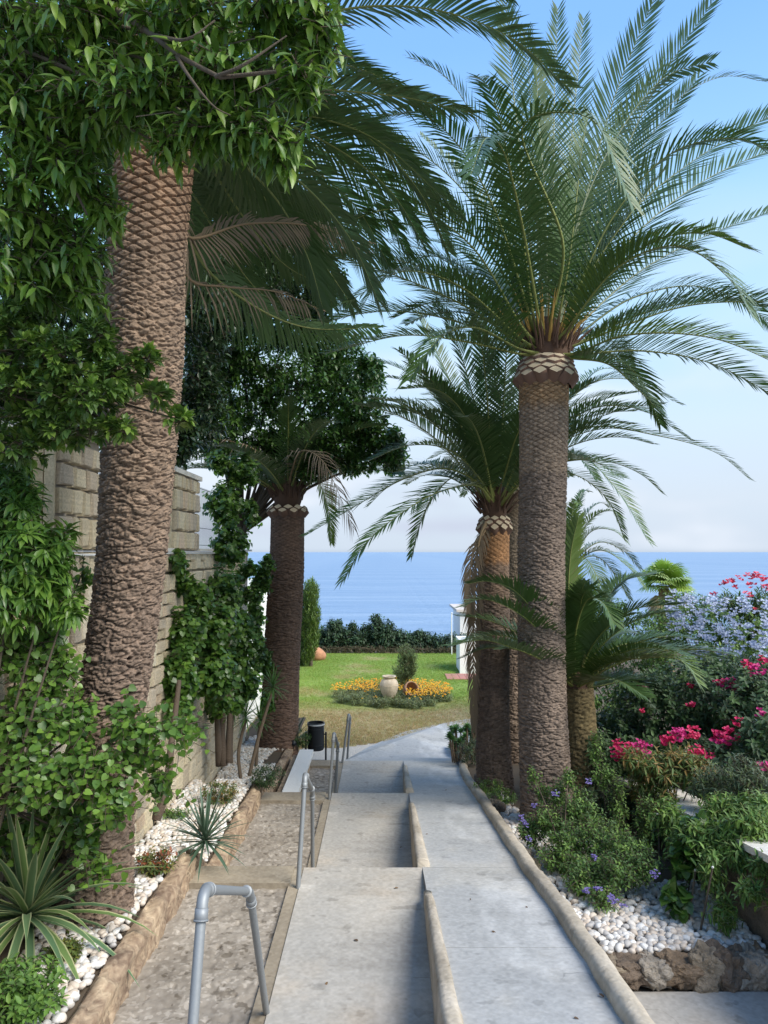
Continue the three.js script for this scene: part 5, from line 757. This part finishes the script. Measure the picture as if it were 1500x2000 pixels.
{ // succulents at the bend
  const D = 12.9, base = V(P(905, 1470, D).x, bedR(D), -D), g = thing('succulent_clump', 'clump of green succulent rosettes at the bend of the ramp', 'succulent', base), sm = [leafMat([.15, .30, .09], .45, .1), leafMat([.11, .23, .07], .45, .1)];
  for (let k = 0; k < 40; k++) { const c = P(rr(878, 934), rr(1422, 1470), D + rr(-.4, .4)).sub(base), gl = []; for (let q = 0; q < 18; q++) { const a = q * 2.4, e = lerp(1.3, .1, q / 18); const l = LG.small.clone().applyMatrix4(orient(V(Math.cos(a) * Math.cos(e), Math.sin(e), Math.sin(a) * Math.cos(e)), V(0, 1, 0)).scale(V(.11, .10, .11)).setPosition(c)); gl.push(l); } part('rosette', merge(gl), sm[k % 2], g); part('stalk', tube([V(c.x * .8, 0, c.z * .8), c], .012, 6, 4), WOOD, g); }
  low('grey green low plant along the ramp kerb before the slim palm', 920, 1490, 12.2, 32, 26, 130, cols.grey, { y: bedR(12.2) });
  low('small green plant on pebbles between two palm trunks', 978, 1545, 9.7, 34, 16, 90, cols.vine, { y: bedR(9.7) });
  low('arching green sprays at the base of the slim palm', 955, 1505, 10.0, 30, 22, 80, cols.bright, { y: bedR(10.0) });
}
{ // stakes
  for (const [a, b, d, lb] of [[[1366, 1812], [1392, 1694], 6.0, 'thin dark stake leaning in the white pebbles by the wall'], [[1345, 1780], [1358, 1700], 6.15, 'thin dark stake beside the broad leaved plant'], [[1287, 1685], [1284, 1590], 7.0, 'thin grey cane behind the violet flowered shrub']]) { const A = P(...a, d), g = thing('plant_stake', lb, 'stake', A, 'stakes in the white pebbles'); part('cane', tube([V(0, -.06, 0), P(...b, d).sub(A).multiplyScalar(.5).add(V(.006, 0, 0)), P(...b, d).sub(A)], t => .009 - .002 * t, 7, 8), WOODD, g); part('cap', new THREE.SphereGeometry(.011, 8, 6).translate(...P(...b, d).sub(A).toArray()), M.white, g); }
}
// ---------- lawn things ----------
{
  const base = V(.2, 0, -20.35), g = plant({ name: 'flower_bed', label: 'round bed of yellow flowers in the lawn around two jars', category: 'flower bed', base, leaf: LG.narrow, mat: MATTE, cols: [[.21, .26, .09], [.28, .31, .12], [.16, .22, .07]], n: 2600, per: 8, len: .09, tl: .13, up: .9, droop: 0, branch: 0, blobs: [...Array(46)].map((_, i) => { const a = i * 2.4, r = Math.sqrt(i / 46) * .92; return { c: base.clone().add(V(Math.cos(a) * r * 1.62, .13 + .03 * gs(), Math.sin(a) * r * 1.5)), r: V(.24, .15, .24) }; }) });
  const fm = [leafMat([.78, .42, .015], .6, .25)], N = 1500, im = new THREE.InstancedMesh(new THREE.ConeGeometry(.5, .35, 8), fm[0], N), c = new THREE.Color(); let k = 0, guard = 0;
  while (k < N && guard++ < 20000) { const a = rr(0, 6.28), r = Math.sqrt(rnd()), x = Math.cos(a) * r * 1.6, z = Math.sin(a) * r * 1.45; const dens = x > .35 ? (z < .9 - .2 * Math.abs(x - 1) ? 1 : .05) : (z < .15 + .4 * n3(x * 2, z * 2) ? .75 * smooth(-.25, .25, n3(x * 2.4, z * 2.4, 5) + .1) + .1 : .02); if (rnd() > dens) continue; const s = rr(.03, .055); im.setMatrixAt(k, m4.compose(V(x, rr(.24, .36), z), qq.setFromEuler(new THREE.Euler(rr(-.5, .9), 0, rr(-.5, .5))), V(s, s, s))); im.setColorAt(k, c.setRGB(rr(.85, 1.1), rr(.8, 1.15), 1)); k++; }
  im.count = k; im.name = 'flowers'; im.userData.kind = 'stuff'; im.castShadow = im.receiveShadow = true; g.add(im);
  const clay = std([.60, .50, .37], .9, { map: T.grain, bumpMap: T.grain, bumpScale: .006 }), terra = std([.45, .26, .16], .9, { map: T.grain, bumpMap: T.grain, bumpScale: .006 });
  const jarP = [[0, 0], [.10, 0], [.135, .05], [.185, .16], [.215, .28], [.21, .36], [.175, .43], [.12, .465], [.115, .48], [.15, .495], [.165, .515], [.155, .53], [.12, .52], [.10, .48], [.15, .42], [.18, .3], [.1, .06], [0, .05]].map(p => new THREE.Vector2(...p));
  const jd = 19.75, jx = P(760, 1340, jd).x, jb = V(jx, .12, -jd), jar = thing('clay_jar', 'upright cream clay jar standing among the yellow flowers', 'jar', jb); part('body', new THREE.LatheGeometry(jarP, 40).scale(1.1, 1.1, 1.1), clay, jar); for (const y of [.33, .39]) part('ring', new THREE.TorusGeometry((y < .35 ? .236 : .215) * 1.0, .006, 6, 40).rotateX(Math.PI / 2).translate(0, y * 1.1 - .02, 0), clay, jar);
  const kb = V(P(801, 1340, 20).x, .3, -20), pot = thing('tipped_pot', 'small clay pot tipped on its side beside the upright jar', 'pot', kb), pg = new THREE.LatheGeometry([[0, -.26], [.09, -.26], [.14, -.15], [.19, 0], [.2, .1], [.185, .13], [.16, .125], [.165, .05], [.12, -.12], [0, -.2]].map(p => new THREE.Vector2(...p)), 36); pg.rotateX(1.1); pg.rotateY(.45); part('body', pg, terra, pot); 
  plant({ name: 'willowy_shrub', label: 'wispy pale green shrub rising behind the clay jar', category: 'shrub', base: V(P(790, 1330, 20.7).x, .05, -20.7), leaf: LG.narrow, mat: MATTE, cols: [[.16, .24, .08], [.13, .2, .06], [.2, .27, .1]], n: 420, per: 10, len: .08, tl: .25, up: 1, along: 1.2, droop: .0, branch: .012, wood: WOOD, blobs: [[790, 1300, 20.7, 26, 30, .35], [795, 1275, 20.7, 20, 22, .25], [785, 1320, 20.7, 18, 18, .25], [803, 1295, 20.6, 16, 25, .2]] });
  const ab = V(P(620, 1275, 27.5).x, .22, -27.5), am = thing('terracotta_jar', 'terracotta jar lying at the foot of the cypress', 'jar', ab), ag = new THREE.LatheGeometry(jarP, 32).scale(1.15, 1.15, 1.15); ag.translate(0, -.3, 0).rotateZ(1.2).rotateY(.5); part('body', ag, std([.55, .27, .15], .85, { map: T.grain }), am);
}
{ // hedge along the cliff, cypress screen
  const hb = [], hl = (u, v, d, a, b, c) => hb.push([u, v, d, a, b, c]); for (let i = 0; i < 15; i++) { const u = 610 + i * 21, h = [30, 28, 36, 30, 26, 30, 40, 34, 26, 22, 24, 22, 20, 22, 20][i]; hl(u, 1276 - h, 29.8 + gs() * .3, 22, h, .45); } for (const [u, v] of [[650, 1222], [690, 1222], [740, 1222], [735, 1212], [660, 1218], [815, 1238]]) hl(u, v, 29.8, 10, 9, .25);
  plant({ name: 'hedge', label: 'dark clipped hedge along the cliff edge before the sea', category: 'hedge', base: V(0, 0, -29.8), leaf: LG.small, mat: MATTE, cols: [[.035, .085, .035], [.05, .11, .04], [.065, .14, .05], [.03, .07, .03]], n: 2300, per: 9, len: .13, tl: .25, branch: .015, sub: 3, wood: WOODD, blobs: hb });
  plant({ name: 'dry_hedge_base', label: 'brown twiggy growth along the bottom of the cliff hedge', category: 'shrub', base: V(.3, 0, -29.3), leaf: LG.narrow, mat: MATTE, cols: [[.14, .13, .06], [.10, .12, .045], [.18, .14, .08]], n: 380, per: 7, len: .12, tl: .25, up: .7, branch: .008, sub: 4, wood: WOOD, blobs: [...Array(12)].map((_, i) => [630 + i * 23, 1268, 29.35, 16, 9, .15]) });
  const cb = V(P(607, 1290, 26).x, 0, -26);
  plant({ name: 'cypress_screen', label: 'tall clipped bright green cypress at the left of the lawn', category: 'tree', base: cb, leaf: LG.narrow, mat: MATTE, cols: [[.17, .28, .04], [.13, .23, .04], [.21, .32, .05], [.10, .18, .035]], n: 1700, per: 9, len: .12, tl: .25, up: 2.2, along: 1.3, droop: -.4, branch: .02, sub: 3, wood: WOODD, blobs: [[607, 1160, 26, 17, 34, .32], [608, 1200, 26, 19, 40, .36], [605, 1240, 26, 21, 40, .38], [600, 1270, 26, 18, 22, .36], [592, 1210, 26.2, 16, 60, .3], [588, 1270, 26.2, 14, 25, .3]], trunk: [[[cb, cb.clone().add(V(0, 1.2, 0)), cb.clone().add(V(0, 2.4, 0))], .07, .03]] });
  const mp = V(P(882, 1240, 29).x, .6, -29), mg = thing('garden_post', 'thin pale post standing in the hedge before the sea', 'post', mp); part('shaft', tube([V(0, -.6, 0), V(.0, .4, 0), V(.01, .95, 0)], .022, 8, 4), M.white, mg); part('cap', new THREE.SphereGeometry(.03, 8, 6).translate(.01, .96, 0), M.white, mg);
}
{ // dead leaves blown onto the walk
  const gm = [std([.09, .055, .03], .9), std([.16, .10, .05], .9)];
  [[919, 1760, 1], [836, 1630, 1], [1027, 1772, 1], [770, 1737, 0], [1180, 1952, 1], [785, 1655, 0], [960, 1820, 1], [870, 1545, 1], [700, 1840, 0], [640, 1920, 0], [1120, 1990, 1]].forEach(([u, v, onRamp], i) => {
    const p = hit(u, v, d => onRamp ? rampY(d) : d < E[1] ? TY[1] : TY[2]); const g = thing('fallen_leaf', 'tiny dry brown leaf lying on the concrete walk', 'leaf', p.add(V(0, .006, 0)), 'dry leaves on the walk');
    const m = part('leaf_blade', LG.small, gm[i % 2], g); m.scale.setScalar(rr(.025, .04)); m.rotation.set(-Math.PI / 2 + .2, 0, i * 1.7);
  });
}
renderer.render(scene, camera);
